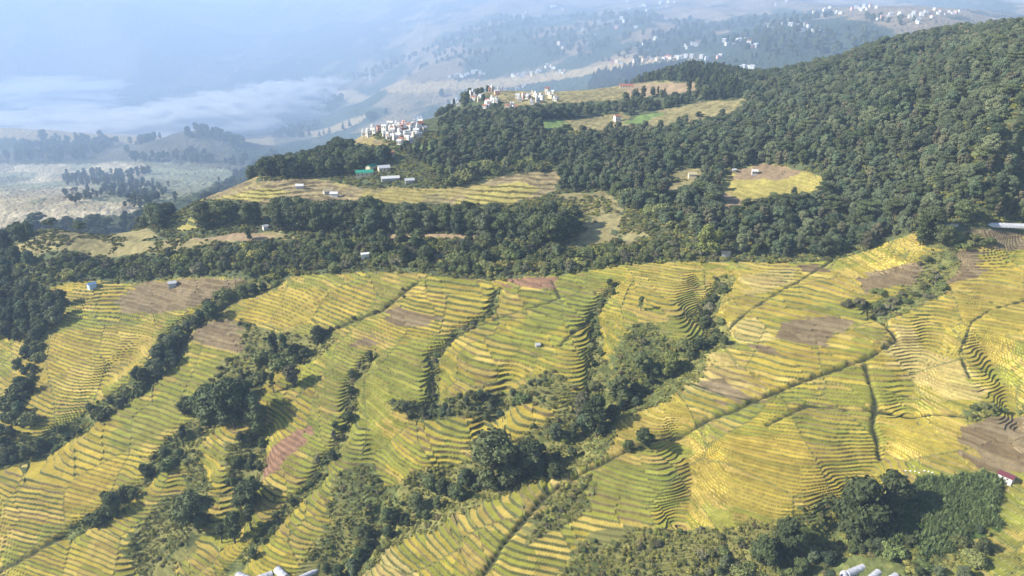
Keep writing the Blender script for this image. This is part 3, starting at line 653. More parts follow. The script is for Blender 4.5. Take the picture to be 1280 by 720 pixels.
# trees along gullies
put_row([(345, 347), (300, 362), (262, 387)], 'gully1', 4.5, (4, 8), ['bush', 'broad'], 4)
put_row([(262, 390), (228, 412), (205, 450), (185, 478)], 'gully1', 3.0, (6, 12), ['broad', 'tall', 'broad', 'forest'], 4)
put_row([(185, 478), (140, 505), (60, 550), (-20, 582)], 'gully1', 3.2, (3, 7.5), ['broad', 'forest', 'bush'], 3)
put_row([(395, 432), (350, 448), (320, 462)], 'gully2', 2.6, (5, 9), ['broad', 'bush'], 4.5)
put_row([(320, 462), (285, 500), (250, 530)], 'gully2', 2.8, (5, 11), ['broad', 'forest', 'tall'], 5)
put_row([(250, 530), (205, 570), (185, 602), (130, 640)], 'gully2', 3.2, (3.5, 7.5), ['broad', 'tall', 'bush'], 4)
put_row([(905, 345), (878, 385), (900, 412)], 'gully4', 2.2, (2.5, 5), ['bush', 'gbush', 'broad'], 1.8)
put_row([(900, 412), (845, 450), (800, 476)], 'gully4', 2.4, (3, 5.5), ['broad', 'bush'], 2.5)
put_row([(800, 476), (742, 510), (722, 545), (690, 568)], 'gully4', 3.2, (4, 8), ['broad', 'tall', 'forest'], 5)
put_row([(690, 575), (600, 600), (545, 615), (475, 648), (440, 690), (400, 735)], 'gully4', 2.3, (3.5, 7.5), ['broad', 'forest', 'broad', 'tall'], 4)
put_row([(770, 352), (742, 388), (746, 425), (735, 485), (740, 515)], 'gully5', 3.2, (1.5, 3.6), ['bush', 'broad'], 1.3)
put_row([(622, 362), (612, 388), (562, 420), (541, 440), (543, 492)], 'gully3', 3.2, (1.0, 2.2), ['bush', 'gbush'], 1)
put_row([(522, 352), (480, 385), (400, 415)], 'gully3', 4.0, (1.0, 2.4), ['bush', 'gbush'], 1.2)
put_row([(1180, 322), (1165, 355), (1110, 386), (1060, 375)], 'gully6', 2.6, (1.8, 3.6), ['bush', 'gbush'], 3.5)
put_row([(465, 440), (440, 475), (436, 520), (420, 560), (385, 590)], 'gully7', 4.2, (2, 5), ['grey', 'broad', 'bush'], 1.8)
put_row([(400, 590), (350, 640), (310, 700)], 'gully7', 4.2, (2, 5), ['bush', 'broad'], 3)
put_row([(1240, 690), (1150, 690), (1070, 690), (1000, 690), (900, 705)], 'bottom', 2.2, (2.5, 5.5), ['broad', 'bush', 'forest'], 5)
# scrub patches
for o in COV['scrub']: put_area(o, 'scrub', 4.6, (.7, 2.2), ['bush', 'bush', 'bush', 'gbush'], (), (14, .16))
put_area([(480, 506), (540, 500), (650, 482), (690, 470), (655, 500), (600, 520), (520, 523)], 'scrub', 4.0, (2, 4), ['broad', 'bush', 'forest'])
put_area([(720, 690), (840, 672), (950, 672), (1060, 675), (1060, 735), (710, 735)], 'scrub', 4.6, (1.0, 3.0), ['bush', 'bush', 'gbush'], (), (16, .12))
put_area([(280, 560), (330, 530), (335, 570), (300, 640)], 'scrub', 6, (3, 6), ['broad', 'bush'])
put_area([(1185, 300), (1250, 296), (1240, 312), (1190, 312)], 'scrub', 4, (2, 3.5), ['bush'])
put_area([(1160, 280), (1200, 270), (1290, 262), (1290, 278), (1190, 285)], 'hill', 6, (7, 12), ['broad'])
put_area([(1215, 508), (1300, 495), (1300, 508), (1220, 520)], 'scrub', 3.5, (1, 2.2), ['bush'])
# rough grass and low growth in every gully and scrub patch
_n = 170000; _y = rng.uniform(150, 480, _n); _x = rng.uniform(-.95, .95, _n) * _y
_m = inside(FIELD, _x, _y); _x, _y = _x[_m], _y[_m]; _z, _gg = carve(_x, _y)
_sc = np.any([inside(Q, _x, _y) for Q in CW['scrub']], 0); _m = (((_gg > .9) & (rng.random(len(_x)) < .9)) | (_sc & (fbm(_x, _y, 14, 3, 59) > -.35)))
for a, b in zip(_x[_m], _y[_m]): PL.append((a, b, random.uniform(.25, .75) * (2.2 if random.random() < .10 else 1), random.choice(['tuft'] * 5 + ['bush', 'dtuft']), 'rough'))
_n = 60000; _y = rng.uniform(300, 620, _n); _x = rng.uniform(-.85, .85, _n) * _y
_m = ~inside(FIELD, _x, _y) & ~np.any([inside(Q, _x, _y) for nm in ('farfield', 'fargold', 'lawn', 'farsoil') for Q in CW[nm]], 0)
_t = np.any([inside(Q, _x, _y) for Q in CW['tan']], 0); _m &= (~_t) | (fbm(_x, _y, 18, 3, 58) > .12)
for a, b in zip(_x[_m], _y[_m]): PL.append((a, b, random.uniform(.6, 1.7), random.choice(['tuft', 'tuft', 'bush', 'dtuft']), 'rough'))
# trees that stand out one by one: column, row of the foot, height in rows, kind, label
SOLO = [
 (618, 592, 66, 'broad', 'tall dark bushy tree, biggest of the row in the diagonal ravine'), (660, 578, 46, 'broad', 'round dark tree just right of the biggest ravine tree'),
 (1073, 652, 74, 'broad', 'large dark tree at the left edge of the green crop block'), (1110, 640, 56, 'tall', 'large dark tree with a long shadow beside the crop block'),
 (293, 532, 62, 'broad', 'big spreading tree in the middle of the left ravine clump'), (320, 535, 58, 'tall', 'tall tree on the right side of the left ravine clump'), (266, 522, 52, 'broad', 'big tree on the left side of the left ravine clump'),
 (342, 440, 40, 'slim', 'slender tree, left one of a pair above the ravine head'), (355, 441, 40, 'slim', 'slender tree, right one of a pair above the ravine head'),
 (746, 532, 58, 'tall', 'tall pointed tree where the ravine bends beside golden paddies'), (728, 512, 42, 'grey', 'greyish tree left of the bend of the ravine'), (774, 486, 40, 'tall', 'cone shaped tree beside the yellow green bush'),
 (801, 388, 22, 'slim', 'small lone tree on the striped paddies with a thin shadow'), (803, 455, 30, 'broad', 'dark round tree between two shrubby plots'), (838, 452, 34, 'yellow', 'bright yellow green tree above the ravine'),
 (366, 484, 34, 'grey', 'pale grey tree between the striped paddies and the ravine'), (342, 490, 28, 'slim', 'thin tree beside the pale grey tree'), (311, 628, 34, 'broad', 'round tree on the lower left slope with a dark shadow'),
 (276, 672, 24, 'slim', 'short slim tree above the bottom left tunnels'), (293, 674, 42, 'slim', 'tall slim tree above the bottom left tunnels'), (314, 660, 34, 'slim', 'slim tree right of the tall slim tree'),
 (246, 660, 46, 'broad', 'broad shrubby tree amid the brown terraces lower left'), (142, 642, 28, 'broad', 'round tree at the lower end of the left ravine'), (126, 648, 18, 'bush', 'small round bush at the very end of the left ravine'),
 (786, 562, 18, 'broad', 'small round tree on the lip below the ditch'), (806, 556, 24, 'broad', 'round tree on the ditch bank amid the wide paddies'), (985, 676, 40, 'broad', 'round tree above the scrub in the lower right'), (958, 690, 34, 'broad', 'dark tree in the scrub left of the round tree'),
 (462, 446, 14, 'broad', 'small dark tree at the corner of a brown plot'), (885, 318, 40, 'yellow', 'yellow leaved tree at the foot of the wooded hill'), (120, 288, 20, 'umbrella', 'flat topped tree on the left ridge'), (135, 290, 18, 'umbrella', 'flat topped tree with leaning crown on the left ridge'),
 (48, 289, 22, 'umbrella', 'flat topped tree, first of the left ridge'), (312, 300, 18, 'tall', 'lone upright tree in front of the red brown strip'), (1160, 300, 44, 'broad', 'round pale tree at the corner of the hill wood'), (1150, 306, 36, 'tall', 'dark tree at the corner of the hill wood'), (1180, 305, 26, 'broad', 'small round tree right of the wood corner'),
]
for c, r, hp, kd, lb in SOLO:
    q = cast([c], [r])[0]; d = math.dist(q, (0, 0, CAMZ)); hm = .84 * hp / F * d * d / math.hypot(q[0], q[1])
    PL.append((q[0], q[1], hm, kd, lb))
print('plants', len(PL), time.time() - T0)
def thin_out(PL):
    P_ = np.array([p[:3] for p in PL]); z = base(P_[:, 0], P_[:, 1]) - CAMZ; keys = [p[4] for p in PL]
    keep = np.ones(len(PL), bool); lim = {'hill', 'belt', 'band', 'ridgewood', 'pines', 'villagewood', 'scrubslope', 'leftmass', 'leftridge'}
    ii = np.array([i for i, k in enumerate(keys) if k in lim]); x, y, h = P_[ii].T; zt = z[ii] + h * .82
    w_ = y * cp - zt * sp; c = 640 + F * x / w_; r = 360 - F * (zt * cp + y * sp) / w_
    ok = (c > -150) & (c < 1400) & (r > 60); hit = np.zeros((len(ii), 2)); q = cast(c[ok], r[ok]); hit[ok] = q[:, :2]
    bad = np.zeros(len(ii), bool)
    for nm in FAVOID + ('leftfield', 'valley'):
        for Q in CW[nm]: bad |= inside(Q, hit[:, 0], hit[:, 1])
    for nm in FAVOID:
        for Q in CW[nm]: bad |= inside(Q, x, y)
    bad &= ok & (rng.random(len(ii)) < .93) & (hit[:, 1] < 1300); keep[ii[bad]] = False
    return [p for p, k in zip(PL, keep) if k]
n_ = len(PL); PL = thin_out(PL); print('thinned', n_, len(PL), time.time() - T0)
PX = np.array([p[0] for p in PL]); PY = np.array([p[1] for p in PL]); PZ = gz(PX, PY); PH = np.array([p[2] for p in PL])
PD = np.sqrt(PX ** 2 + PY ** 2 + (PZ - CAMZ) ** 2)
col = 640 + F * PX / (PY * cp - (PZ - CAMZ) * sp); row = 360 + F * (-(PZ + PH * .6 - CAMZ) * cp - PY * sp) / (PY * cp - (PZ - CAMZ) * sp)
VILL = np.array([p[:2] for p in VILLAGES]); rtop = 360 + F * (-(PZ + PH - CAMZ) * cp - PY * sp) / (PY * cp - (PZ + PH - CAMZ) * sp); rbot = 360 + F * (-(PZ - CAMZ) * cp - PY * sp) / (PY * cp - (PZ - CAMZ) * sp)
drop = np.zeros(len(PL), bool)
for c_, r_ in VILL: drop |= (abs(col - c_) < 4.5) & (rtop < r_ - 1) & (rbot > r_ - 5) & (PY > 380) & (PY < 1300)
drop &= rng.random(len(PL)) < .9
drop |= ((abs(col - 1086) < 44) & (rbot > 696)) | ((abs(col - 345) < 62) & (rbot > 702)) | ((abs(col - 1235) < 60) & (abs(rbot - 287) < 5))
PL = [p for p, d_ in zip(PL, drop) if not d_]; PX, PY, PZ, PH, PD, col, row = [a_[~drop] for a_ in (PX, PY, PZ, PH, PD, col, row)]; print('cleared', drop.sum())
inview = (col > -15) & (col < 1295) & (row > -15) & (row < 725)
GRP = {  # group key: (label end, group phrase)
 'hill': ('grown into the wooded hillside on the upper right', 'trees of the wooded hillside'), 'belt': ('in the dark belt of tall trees across the middle', 'trees of the dark belt'),
 'band': ('in the shrubby band above the paddies', 'shrubs and trees of the band above the paddies'), 'leftmass': ('in the shaded grove at the left edge', 'trees of the grove at the left edge'),
 'ridgewood': ('on the wooded ridge below the villages', 'trees on the ridge below the villages'), 'leftridge': ('on the bare left ridge', 'trees on the bare left ridge'), 'pines': ('on the ridge under the white village', 'conifers on the village ridge'),
 'villagewood': ('among the fields between the villages', 'trees between the villages'), 'scrubslope': ('on the rough orange brown slope', 'plants on the rough brown slope'), 'valleywood': ('in the hazy valley', 'trees in the hazy valley'), 'farwood': ('on the far slope', 'trees on the far slope'),
 'gully1': ('in the first ravine from the left', 'plants of the first ravine'), 'gully2': ('in the second ravine from the left', 'plants of the second ravine'), 'gully4': ('in the long diagonal ravine', 'plants of the long diagonal ravine'),
 'gully5': ('in the steep gully above the diagonal ravine', 'plants of the steep gully'), 'gully3': ('along the thin gully in the middle paddies', 'plants along the thin middle gully'), 'gully6': ('in the short gully on the right', 'plants of the short right gully'),
 'gully7': ('on the rough rib left of centre', 'plants of the rough rib'), 'bottom': ('in the thicket along the bottom right', 'plants of the bottom thicket'), 'scrub': ('in rough grass between the paddies', 'bushes in rough grass')}
KN = {'broad': ('broadleaf_tree', 'dark green bushy tree'), 'tall': ('broadleaf_tree', 'dark green tall crowned tree'), 'slim': ('slender_tree', 'slender dark tree'), 'forest': ('forest_tree', 'grey green rounded tree'), 'ftall': ('forest_tree', 'grey green tall tree'),
      'umbrella': ('umbrella_tree', 'flat topped tree'), 'pine': ('pine_tree', 'dark pointed pine'), 'bush': ('bush', 'low green bush'), 'gbush': ('bush', 'low grey brown bush'), 'yellow': ('broadleaf_tree', 'yellow green tree'), 'grey': ('broadleaf_tree', 'pale grey leaved tree')}
istuft = np.array([p[4] == 'rough' or p[3] in ('tuft', 'dtuft') for p in PL]); isbush = np.array([p[3] in ('bush', 'gbush') for p in PL]) | istuft; solo = np.array([p[4] not in GRP and p[4] != 'rough' for p in PL])
score = np.where(inview, PH / PD, 0) + solo * 10
indiv = np.zeros(len(PL), bool)
for m, lim in ((~isbush, 295), (isbush, 290)):
    ii = np.where(m & inview & ~istuft)[0]; indiv[ii[np.argsort(-score[ii])[:lim]]] = True
for i in np.where(indiv)[0]:
    x, y, hh, kd, gk = PL[i]; tm, lm, am = PROTO[kd][i % len(PROTO[kd])]; nm, desc = KN[kd]
    o = link(nm, None); o.empty_display_size = .5; o.location = (x, y, PZ[i] - .1); s = PH[i]; wv = random.uniform(.9, 1.2) * s
    o.scale = (wv, wv, s); o.rotation_euler = (0, 0, random.uniform(0, 6.28))
    if gk in GRP: o['label'] = f'{desc} {GRP[gk][0]}'; o['group'] = GRP[gk][1]
    else: o['label'] = gk
    o['category'] = 'bush' if isbush[i] else 'tree'
    link('stem' if isbush[i] else 'trunk', tm, o); link('foliage' if isbush[i] else 'crown', lm, o)
# the rest of the woods and scrub: one object each, its plants set on points
def scatter(name, ids, kinds):
    ids = np.asarray(ids); kl = sorted(kinds); protos = [am for k in kl for (_, _, am) in PROTO[k]]
    start = {}; n = 0
    for k in kl: start[k] = n; n += len(PROTO[k])
    which = np.array([start[PL[i][3]] + i % len(PROTO[PL[i][3]]) for i in ids], np.int32)
    return points(name, np.stack([PX[ids], PY[ids], PZ[ids] - .1], 1), which, PH[ids] , protos)
def points(name, P, which, size, protos):
    colp = bpy.data.collections.new('plants_' + name)
    for k, am in enumerate(protos):
        po = bpy.data.objects.new('%s_plant_%02d' % (name, k), am); colp.objects.link(po)
    me = bpy.data.meshes.new(name); me.vertices.add(len(P)); me.vertices.foreach_set('co', np.asarray(P, np.float32).ravel())
    def at(nm, ty, dat, f='value'):
        a = me.attributes.new(nm, ty, 'POINT'); a.data.foreach_set(f, dat.ravel())
    at('which', 'INT', which); n = len(P)
    wv = (rng.uniform(.9, 1.2, n) * size); at('siz', 'FLOAT_VECTOR', np.stack([wv, wv, size], 1).astype(np.float32), 'vector')
    at('rot', 'FLOAT_VECTOR', np.stack([np.zeros(n), np.zeros(n), rng.uniform(0, 6.28, n)], 1).astype(np.float32), 'vector')
    o = link(name, me, kind='stuff')
    ng = bpy.data.node_groups.new(name, 'GeometryNodeTree'); ng.interface.new_socket('Geometry', in_out='INPUT', socket_type='NodeSocketGeometry'); ng.interface.new_socket('Geometry', in_out='OUTPUT', socket_type='NodeSocketGeometry')
    N = ng.nodes; L = ng.links; gi = N.new('NodeGroupInput'); go = N.new('NodeGroupOutput'); ip = N.new('GeometryNodeInstanceOnPoints'); ci = N.new('GeometryNodeCollectionInfo')
    ci.inputs['Collection'].default_value = colp; ci.inputs['Separate Children'].default_value = True; ci.inputs['Reset Children'].default_value = True
    def na(nm, ty):
        a = N.new('GeometryNodeInputNamedAttribute'); a.data_type = ty; a.inputs['Name'].default_value = nm; return a.outputs[0]
    L.new(gi.outputs[0], ip.inputs['Points']); L.new(ci.outputs[0], ip.inputs['Instance']); ip.inputs['Pick Instance'].default_value = True
    L.new(na('which', 'INT'), ip.inputs['Instance Index']); L.new(na('siz', 'FLOAT_VECTOR'), ip.inputs['Scale']); 
    er = N.new('FunctionNodeEulerToRotation'); L.new(na('rot', 'FLOAT_VECTOR'), er.inputs[0]); L.new(er.outputs[0], ip.inputs['Rotation'])
    L.new(ip.outputs[0], go.inputs[0]); md = o.modifiers.new('plants', 'NODES'); md.node_group = ng
    return o
rest = np.where(~indiv)[0]
scatter('forest', [i for i in rest if not isbush[i]], {PL[i][3] for i in rest if not isbush[i]})
scatter('undergrowth', [i for i in rest if isbush[i]], {PL[i][3] for i in rest if isbush[i]})
# the block of tall leafy crop
P = CW['crop'][0]; x0, y0 = P.min(0); x1, y1 = P.max(0); X, Y = np.meshgrid(np.arange(x0, x1, .85), np.arange(y0, y1, .85)); X = X + rng.uniform(-.4, .4, X.shape); Y = Y + rng.uniform(-.4, .4, Y.shape)
X, Y = X.ravel(), Y.ravel(); m = inside(P, X + 2.5 * fbm(X, Y, 6, 2, 3), Y + 3 * fbm(X, Y, 6, 2, 4)) & (fbm(X, Y, 9, 2, 5) > -.42); X, Y = X[m], Y[m]
cps = [mesh_np('crop', *p_crop(np.random.default_rng(k)), [M_CROP]) for k in range(3)]
points('crop_leaves', np.stack([X, Y, gz(X, Y)], 1), rng.integers(0, 3, len(X)).astype(np.int32), rng.uniform(1.6, 2.8, len(X)) * (1 + .3 * fbm(X, Y, 7, 2, 6)), cps)
print('plants done', time.time() - T0)

# ------------------------------------------------------------------ buildings
def pm(name, col, rough=.8, **k): return mat(name, col, rough, .2, **k)
WALLS = {'white': pm('lime_white', (.66, .65, .62), noise=[(.8, .85, 1.1, 3)]), 'cream': pm('cream_wash', (.66, .56, .40)), 'pink': pm('pink_wash', (.70, .42, .34)), 'brick': pm('brick_red', (.36, .15, .09)), 'blue': pm('blue_wash', (.42, .55, .68)), 'grey': pm('render_grey', (.42, .41, .39))}
ROOFS = {'white': pm('slab_white', (.56, .56, .55)), 'grey': pm('roof_sheet_grey', (.46, .47, .49), .5), 'maroon': pm('roof_maroon', (.12, .035, .045), .6), 'green': pm('roof_green', (.03, .26, .17), .5), 'rust': pm('roof_rust', (.30, .12, .07)), 'blue': pm('roof_blue', (.20, .34, .52), .5), 'tan': pm('roof_thatch', (.40, .34, .22))}
M_GLASS = mat('window_dark', (.03, .035, .04), .3, .5); M_FRAME = pm('window_frame', (.25, .20, .16)); M_FILM = mat('tunnel_film', (.50, .51, .56), .5, .4, noise=[(1.2, .7, 1.1, 4), (6, .85, 1.1, 3)]); M_RIB = pm('tunnel_rib', (.35, .36, .38)); M_CLOTH = pm('cloth_white', (.8, .8, .78))
_cache = {}
def boxm(key, x0, x1, y0, y1, z0, z1, m):
    k = (key, x0, x1, y0, y1, z0, z1, m.name)
    if k not in _cache: _cache[k] = box_mesh(key, (x0, y0, z0), (x1, y1, z1), m)
    return _cache[k]
def gable(w_, d, h, rise, ov, m):
    k = ('gable', w_, d, h, rise, ov, m.name)
    if k not in _cache:
        a, b, t = w_ / 2 + ov, d / 2 + ov, .12; lo = h - ov * rise / (d / 2)
        V = [(-a, -b, lo), (a, -b, lo), (a, 0, h + rise), (-a, 0, h + rise), (a, b, lo), (-a, b, lo)]; V += [(x, y, z + t) for x, y, z in V]
        Fq = [(6, 7, 8, 9), (9, 8, 10, 11), (0, 3, 2, 1), (3, 5, 4, 2), (0, 1, 7, 6), (5, 11, 10, 4), (1, 2, 8, 7), (2, 4, 10, 8), (0, 6, 9, 3), (3, 9, 11, 5)]
        _cache[k] = mesh_np('roof', V, Fq, [m])
    return _cache[k]
def gwall(w_, d, h, rise, m):
    k = ('gwall', w_, d, h, rise, m.name)
    if k not in _cache:
        a, b = w_ / 2, d / 2
        V = [(-a, -b, -1.2), (a, -b, -1.2), (a, b, -1.2), (-a, b, -1.2), (-a, -b, h), (a, -b, h), (a, b, h), (-a, b, h), (-a, 0, h + rise), (a, 0, h + rise)]
        Fq = [(0, 1, 5, 4), (2, 3, 7, 6), (1, 2, 6, 5), (3, 0, 4, 7), (5, 6, 9, 9), (7, 4, 8, 8)]
        me = bpy.data.meshes.new('wall'); me.from_pydata([tuple(v) for v in V], [], [(0, 1, 5, 4), (2, 3, 7, 6), (1, 2, 6, 9, 5), (3, 0, 4, 8, 7)]); me.materials.append(m); _cache[k] = me
    return _cache[k]
def house(c, r, w_, d, h, label, wall='white', roof='white', style='flat', rot=0, group=None, wins=0, name='house', cat='house', base_pt=None):
    if base_pt is None: q = cast([c], [r])[0]
    else: q = base_pt
    z = float(gz(q[0], q[1])[0]); o = link(name, None); o.location = (q[0], q[1], z); o.rotation_euler = (0, 0, rot + math.atan2(q[0], q[1]) * -1)
    o['label'] = label; o['category'] = cat
    if group: o['group'] = group
    if style == 'flat':
        link('wall', boxm('wall', -w_ / 2, w_ / 2, -d / 2, d / 2, -1.5, h, WALLS[wall]), o); rf = link('roof', boxm('roof', -w_ / 2 - .25, w_ / 2 + .25, -d / 2 - .25, d / 2 + .25, h, h + .3, ROOFS[roof]), o)
        if wins: link('stair_room', boxm('stair_room', -w_ / 2 + .3, -w_ / 2 + .3 + w_ * .35, -d / 4, d / 2 - .2, h + .3, h + 2.2, WALLS[wall]), o)
    else:
        rise = d * .28; link('wall', gwall(w_, d, h, rise, WALLS[wall]), o); link('roof', gable(w_, d, h, rise, .35, ROOFS[roof]), o)
    if wins:
        fl = max(1, int(h // 2.6)); nx = wins
        for k in range(fl):
            for i in range(nx):
                wx = (-.5 + (i + .5) / nx) * w_ ; wz = h / fl * k + h / fl * .35
                wn = link('window', boxm('window', -.45, .45, -.05, .03, 0, 1.1, M_FRAME), o); wn.location = (wx, -d / 2 - .03, wz)
                link('pane', boxm('pane', -.36, .36, -.08, -.055, .1, 1.0, M_GLASS), wn)
    return o
ORD = ['first', 'second', 'third', 'fourth', 'fifth', 'sixth', 'seventh', 'eighth', 'ninth', 'tenth', 'eleventh', 'twelfth', 'thirteenth', 'fourteenth', 'fifteenth', 'sixteenth', 'seventeenth', 'eighteenth', 'nineteenth', 'twentieth']
ORD = ORD + [t + '-' + o_ for t in ("twenty", "thirty", "forty") for o_ in ORD[:9]]
def crowd(L, dx, dy, r_):
    return L + [(p[0] + r_.uniform(-dx, dx), p[1] + r_.uniform(-dy, dy)) for p in L for _ in range(2)]
def cluster(pts, place, group, size, rr, wins=1):
    pts = sorted(pts)
    for i, p in enumerate(pts):
        c, r = p[:2]; wall = p[2] if len(p) > 2 else rr.choice(['white'] * 6 + ['cream', 'pink', 'grey']); style = rr.choice(['flat', 'flat', 'gable']); roof = rr.choice(['white', 'grey', 'white']) if style == 'flat' else rr.choice(['grey', 'rust', 'white', 'grey'])
        h = size * rr.uniform(.75, 1.25) if len(p) < 4 else size * p[3]; ordn = (ORD[i] if i < len(ORD) // 1 and i * 2 < len(pts) else None)
        j = len(pts) - 1 - i; pos = f'{ORD[i]} from the left' if i <= j else f'{ORD[j]} from the right'
        house(c, r, round(size * rr.uniform(.9, 1.5), 1), round(size * rr.uniform(.8, 1.1), 1), round(h, 1), f'{wall} walled house, {pos} {place}', wall, roof, style, rr.uniform(-.7, .7), group, wins)
rr = random.Random(8)
cluster(crowd(A, 9, 4, rr), 'in the lower hillside village', 'houses of the lower village', 3.4, rr, 2)
cluster(crowd(B, 9, 4, rr), 'in the middle village below the pale strip', 'houses of the middle village', 3.6, rr, 2)
cluster(Cc_, 'along the ridge above the pines', 'white houses along the pine ridge', 5.5, rr, 0)
cluster([(923, 87, 'white'), (929, 86, 'white'), (935, 85, 'white'), (940, 86, 'white'), (912, 88, 'grey')], 'at the saddle left of the wooded hill', 'houses at the saddle', 5, rr, 0)
D1 = [(672, 92), (676, 90), (690, 84), (694, 86), (655, 94), (585, 93), (600, 92), (606, 94), (582, 96), (562, 97), (457, 98), (463, 99), (641, 96), (700, 91), (664, 93)]
cluster(crowd(D1, 10, 2, rr), 'beyond the pale strip in the haze', 'hazy houses beyond the pale strip', 5, rr, 0)
D2 = [(870, 58), (905, 53), (921, 53), (936, 55), (945, 58), (975, 33), (991, 33), (996, 34), (1005, 38), (970, 36), (964, 38), (866, 57), (898, 73), (1016, 40)]
cluster(crowd(D2, 16, 5, rr), 'on the hazy slope behind the wooded hill', 'houses on the hazy slope', 5.2, rr, 0)
D3 = [(1017, 17), (1030, 14), (1047, 16), (1070, 11), (1075, 12), (1084, 13), (1110, 22), (1113, 19), (1124, 21), (1142, 22), (1148, 26), (1152, 20), (1168, 13), (1186, 16), (1194, 17), (982, 4)]
cluster(crowd(D3, 14, 4, rr), 'high on the slope above the wooded hill', 'houses high on the hazy slope', 5, rr, 0)
D4 = [(800, 9), (806, 8), (826, 5), (835, 4), (703, 13), (762, 30), (700, 56), (805, 56), (642, 22), (655, 22), (798, 18), (780, 28), (744, 45)]
cluster(crowd(D4, 22, 7, rr), 'scattered over the far slope in the middle', 'houses over the far middle slope', 6, rr, 0)
HP = R(0)
house(783, 110, 16, 6, 3.4, 'long low cream building with a rust roof under the pine ridge', 'cream', 'rust', 'gable', .05, name='long_building', cat='building', wins=5)
house(771, 151, 5, 4.5, 4.5, 'white house beside the bright green lawns on the wooded ridge', 'white', 'rust', 'gable', .5, wins=2)
house(943, 217, 3.4, 2.8, 2.2, 'white roofed farmhouse standing in the golden clearing', 'grey', 'white', 'gable', .2, wins=2)
house(917, 215, 2.5, 2, 1.6, 'tiny pale hut left of the farmhouse in the golden clearing', 'cream', 'grey', 'gable', .5, cat='hut', name='hut')
house(375, 235, 5, 3.5, 2.4, 'white roofed shed on the yellow fields of the middle ridge', 'grey', 'white', 'gable', -.2, cat='shed', name='shed')
house(410, 241, 6, 3.6, 2.2, 'left one of two pale roofed sheds by the tree belt', 'grey', 'tan', 'gable', .3, cat='shed', name='shed')
house(418, 245, 5, 3.4, 2.4, 'right one of two pale roofed sheds by the tree belt', 'white', 'white', 'gable', -.3, cat='shed', name='shed')
house(456, 220, 12, 5, 3.2, 'long building with a bright green roof below the lower village', 'cream', 'green', 'gable', .0, cat='building', name='green_roofed_building', wins=4)
house(465, 212, 10, 4, 3.2, 'narrow green roofed wing running uphill behind the long green roof', 'cream', 'green', 'gable', .95, cat='building', name='green_roofed_building')
house(480, 214, 8, 5, 3, 'grey roofed building right of the green roofs', 'cream', 'grey', 'gable', .2, cat='building', name='building', wins=3)
house(488, 226, 12, 4, 2.2, 'long low pale roofed shed below the grey roofed building', 'grey', 'white', 'gable', .1, cat='shed', name='shed')
house(512, 228, 6, 3.5, 2, 'low shed at the right end of the sheds below the village', 'grey', 'grey', 'gable', .1, cat='shed', name='shed')
house(478, 195, 7, 4.5, 3.5, 'maroon roofed house in the trees below the lower village', 'cream', 'maroon', 'gable', .1, wins=2)
house(489, 196, 5, 4, 3.2, 'smaller red roofed house right of the maroon roofed one', 'cream', 'rust', 'gable', -.3, wins=2)
house(457, 323, 4.5, 3, 2.6, 'small white shed in the shrubby band', 'white', 'white', 'flat', .1, cat='shed', name='shed')
house(332, 287, 3, 2.4, 2.2, 'tiny white hut on the bank by the red brown strip', 'white', 'grey', 'gable', .3, cat='hut', name='hut')
house(115, 359, 4, 3, 2.2, 'bluish field hut at the top of the left paddies', 'blue', 'blue', 'gable', .4, cat='hut', name='hut')
house(216, 357, 4, 3, 2, 'grey roofed field hut beside brown plots', 'grey', 'grey', 'gable', -.1, cat='hut', name='hut')
house(672, 432, 1.7, 1.7, 1.1, 'small pale roofed field hut amid the middle paddies', 'grey', 'grey', 'gable', .3, cat='hut', name='hut')
house(907, 319, 4, 2.6, 1.6, 'pale roofed hut half hidden at the foot of the wooded hill', 'grey', 'tan', 'gable', .1, cat='hut', name='hut')
house(865, 222, 5, 3.5, 2.4, 'pale hut on the bare patch left of the golden clearing', 'cream', 'tan', 'gable', .2, cat='hut', name='hut')
h_ = house(1257, 600, 3.9, 2.4, 2.05, 'pale pink hut with a maroon roof at the right edge by the crop block', 'white', 'maroon', 'gable', -.22, cat='hut', name='hut')
for k in (-.6, .65):
    wn = link('window', boxm('window', -.26, .26, -.05, .03, 0, .5, M_FRAME), h_); wn.location = (k, -1.23, 1.0); link('pane', boxm('pane', -.2, .2, -.08, -.055, .06, .44, M_GLASS), wn)
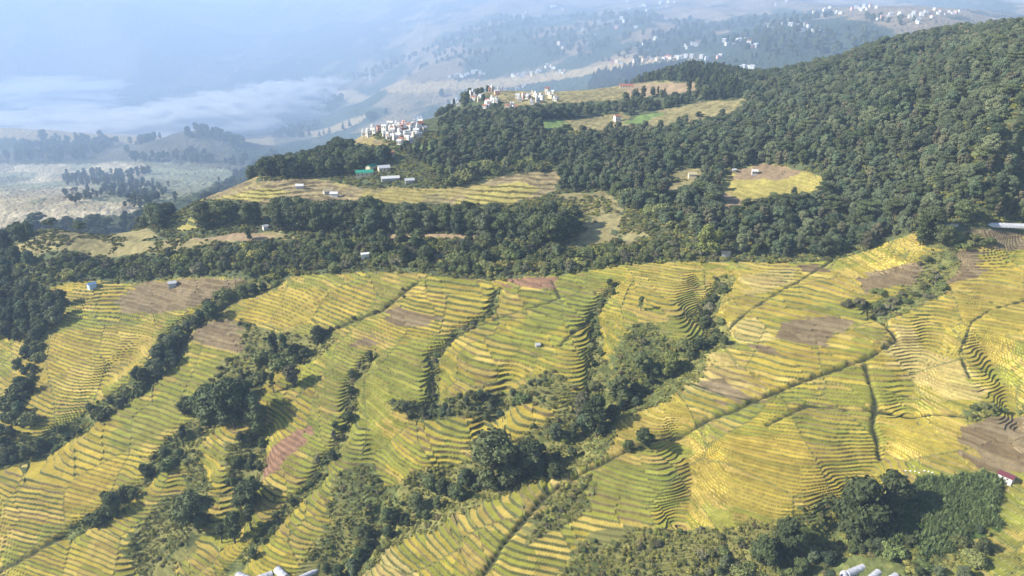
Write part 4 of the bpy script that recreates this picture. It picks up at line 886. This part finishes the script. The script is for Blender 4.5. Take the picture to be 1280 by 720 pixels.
def tunnel(c, r, L, wd, hh, rot, label, cvr=None):
    q = cast([c], [r])[0]; z = float(gz(q[0], q[1])[0]); o = link('polytunnel', None); o.location = (q[0], q[1], z); o.rotation_euler = (0, 0, rot); o['label'] = label; o['category'] = 'polytunnel'; o['group'] = 'plastic tunnels by the lower edge'
    n = 14; A_ = [math.pi * k / n for k in range(n + 1)]; prof = [(-wd / 2 * math.cos(a), hh * math.sin(a) ** .8) for a in A_]
    seg = max(2, int(L / 1.6)); V = []; 
    for i in range(seg * 3 + 1):
        x = -L / 2 + L * i / (seg * 3); s_ = 1 - .018 * abs(math.sin(math.pi * i / 3))
        for (y, zz) in prof: V.append((x, y * s_, zz * s_ + .02))
    m_ = n + 1; Fq = [(i * m_ + k, (i + 1) * m_ + k, (i + 1) * m_ + k + 1, i * m_ + k + 1) for i in range(seg * 3) for k in range(n)]
    link('cover', mesh_np('cover', V, Fq, [cvr or M_FILM], True), o)
    for sx in (-1, 1):
        me = bpy.data.meshes.new('end_panel'); me.from_pydata([(sx * (L / 2 - .02), y, zz) for y, zz in prof], [], [tuple(range(n + 1))]); me.materials.append(M_FILM); link('end_panel', me, o)
    for i in range(seg + 1):
        x = -L / 2 + L * i / seg; v, f = tube([(x, y * 1.01, zz * 1.01 + .03) for y, zz in prof], [.035] * m_, 5); link('rib', mesh_np('rib', v, f, [M_RIB], True), o)
    return o
tunnel(383, 711, 10.5, 2.0, 1.2, .62, 'long narrow pale tunnel, rightmost of the bottom left group')
tunnel(352, 717, 6.2, 3.0, 1.7, -.75, 'white tunnel left of the long narrow one, running downhill')
tunnel(331, 722, 5.5, 3.0, 1.8, .5, 'round grey tunnel between two white ones at the bottom left')
tunnel(306, 724, 7.0, 3.4, 2.1, -.45, 'leftmost white tunnel of the bottom left group')
tunnel(1070, 709, 6.6, 2.3, 1.5, .42, 'uppermost pale tunnel of the bottom right group')
tunnel(1056, 722, 4.0, 2.5, 1.9, 1.2, 'white tunnel in front of the uppermost one at the bottom right')
tunnel(1092, 720, 5.6, 2.3, 1.5, .62, 'grey tunnel in the middle of the bottom right group')
tunnel(1114, 724, 4.6, 2.2, 1.4, .5, 'rightmost grey tunnel of the bottom right group')
tunnel(1250, 283, 26, 3.4, 1.8, -.12, 'very long white tunnel on brown plots at the right edge')
tunnel(1188, 284, 6, 2.4, 1.4, .1, 'short pale tunnel just left of the very long one')
for i, (c, r) in enumerate([(1133, 585), (1139, 586), (1145, 586), (1150, 588), (1156, 588), (1161, 589), (1166, 590)]):
    q = cast([c], [r])[0]; z = float(gz(q[0], q[1])[0]); v, f = sphere(10, 6); v = v * [.34, .25, .2] * (1 + .2 * np.random.default_rng(i).normal(size=(len(v), 1)) * .5)
    o = link('bundle', mesh_np('bundle', v, f, [M_CLOTH], True)); o.location = (q[0], q[1], z + .15); o['label'] = f'small white bundle, {ORD[i]} from the left in the row above the crop block'; o['category'] = 'bundle'; o['group'] = 'white bundles at the edge of the paddies'
print('all done', time.time() - T0)
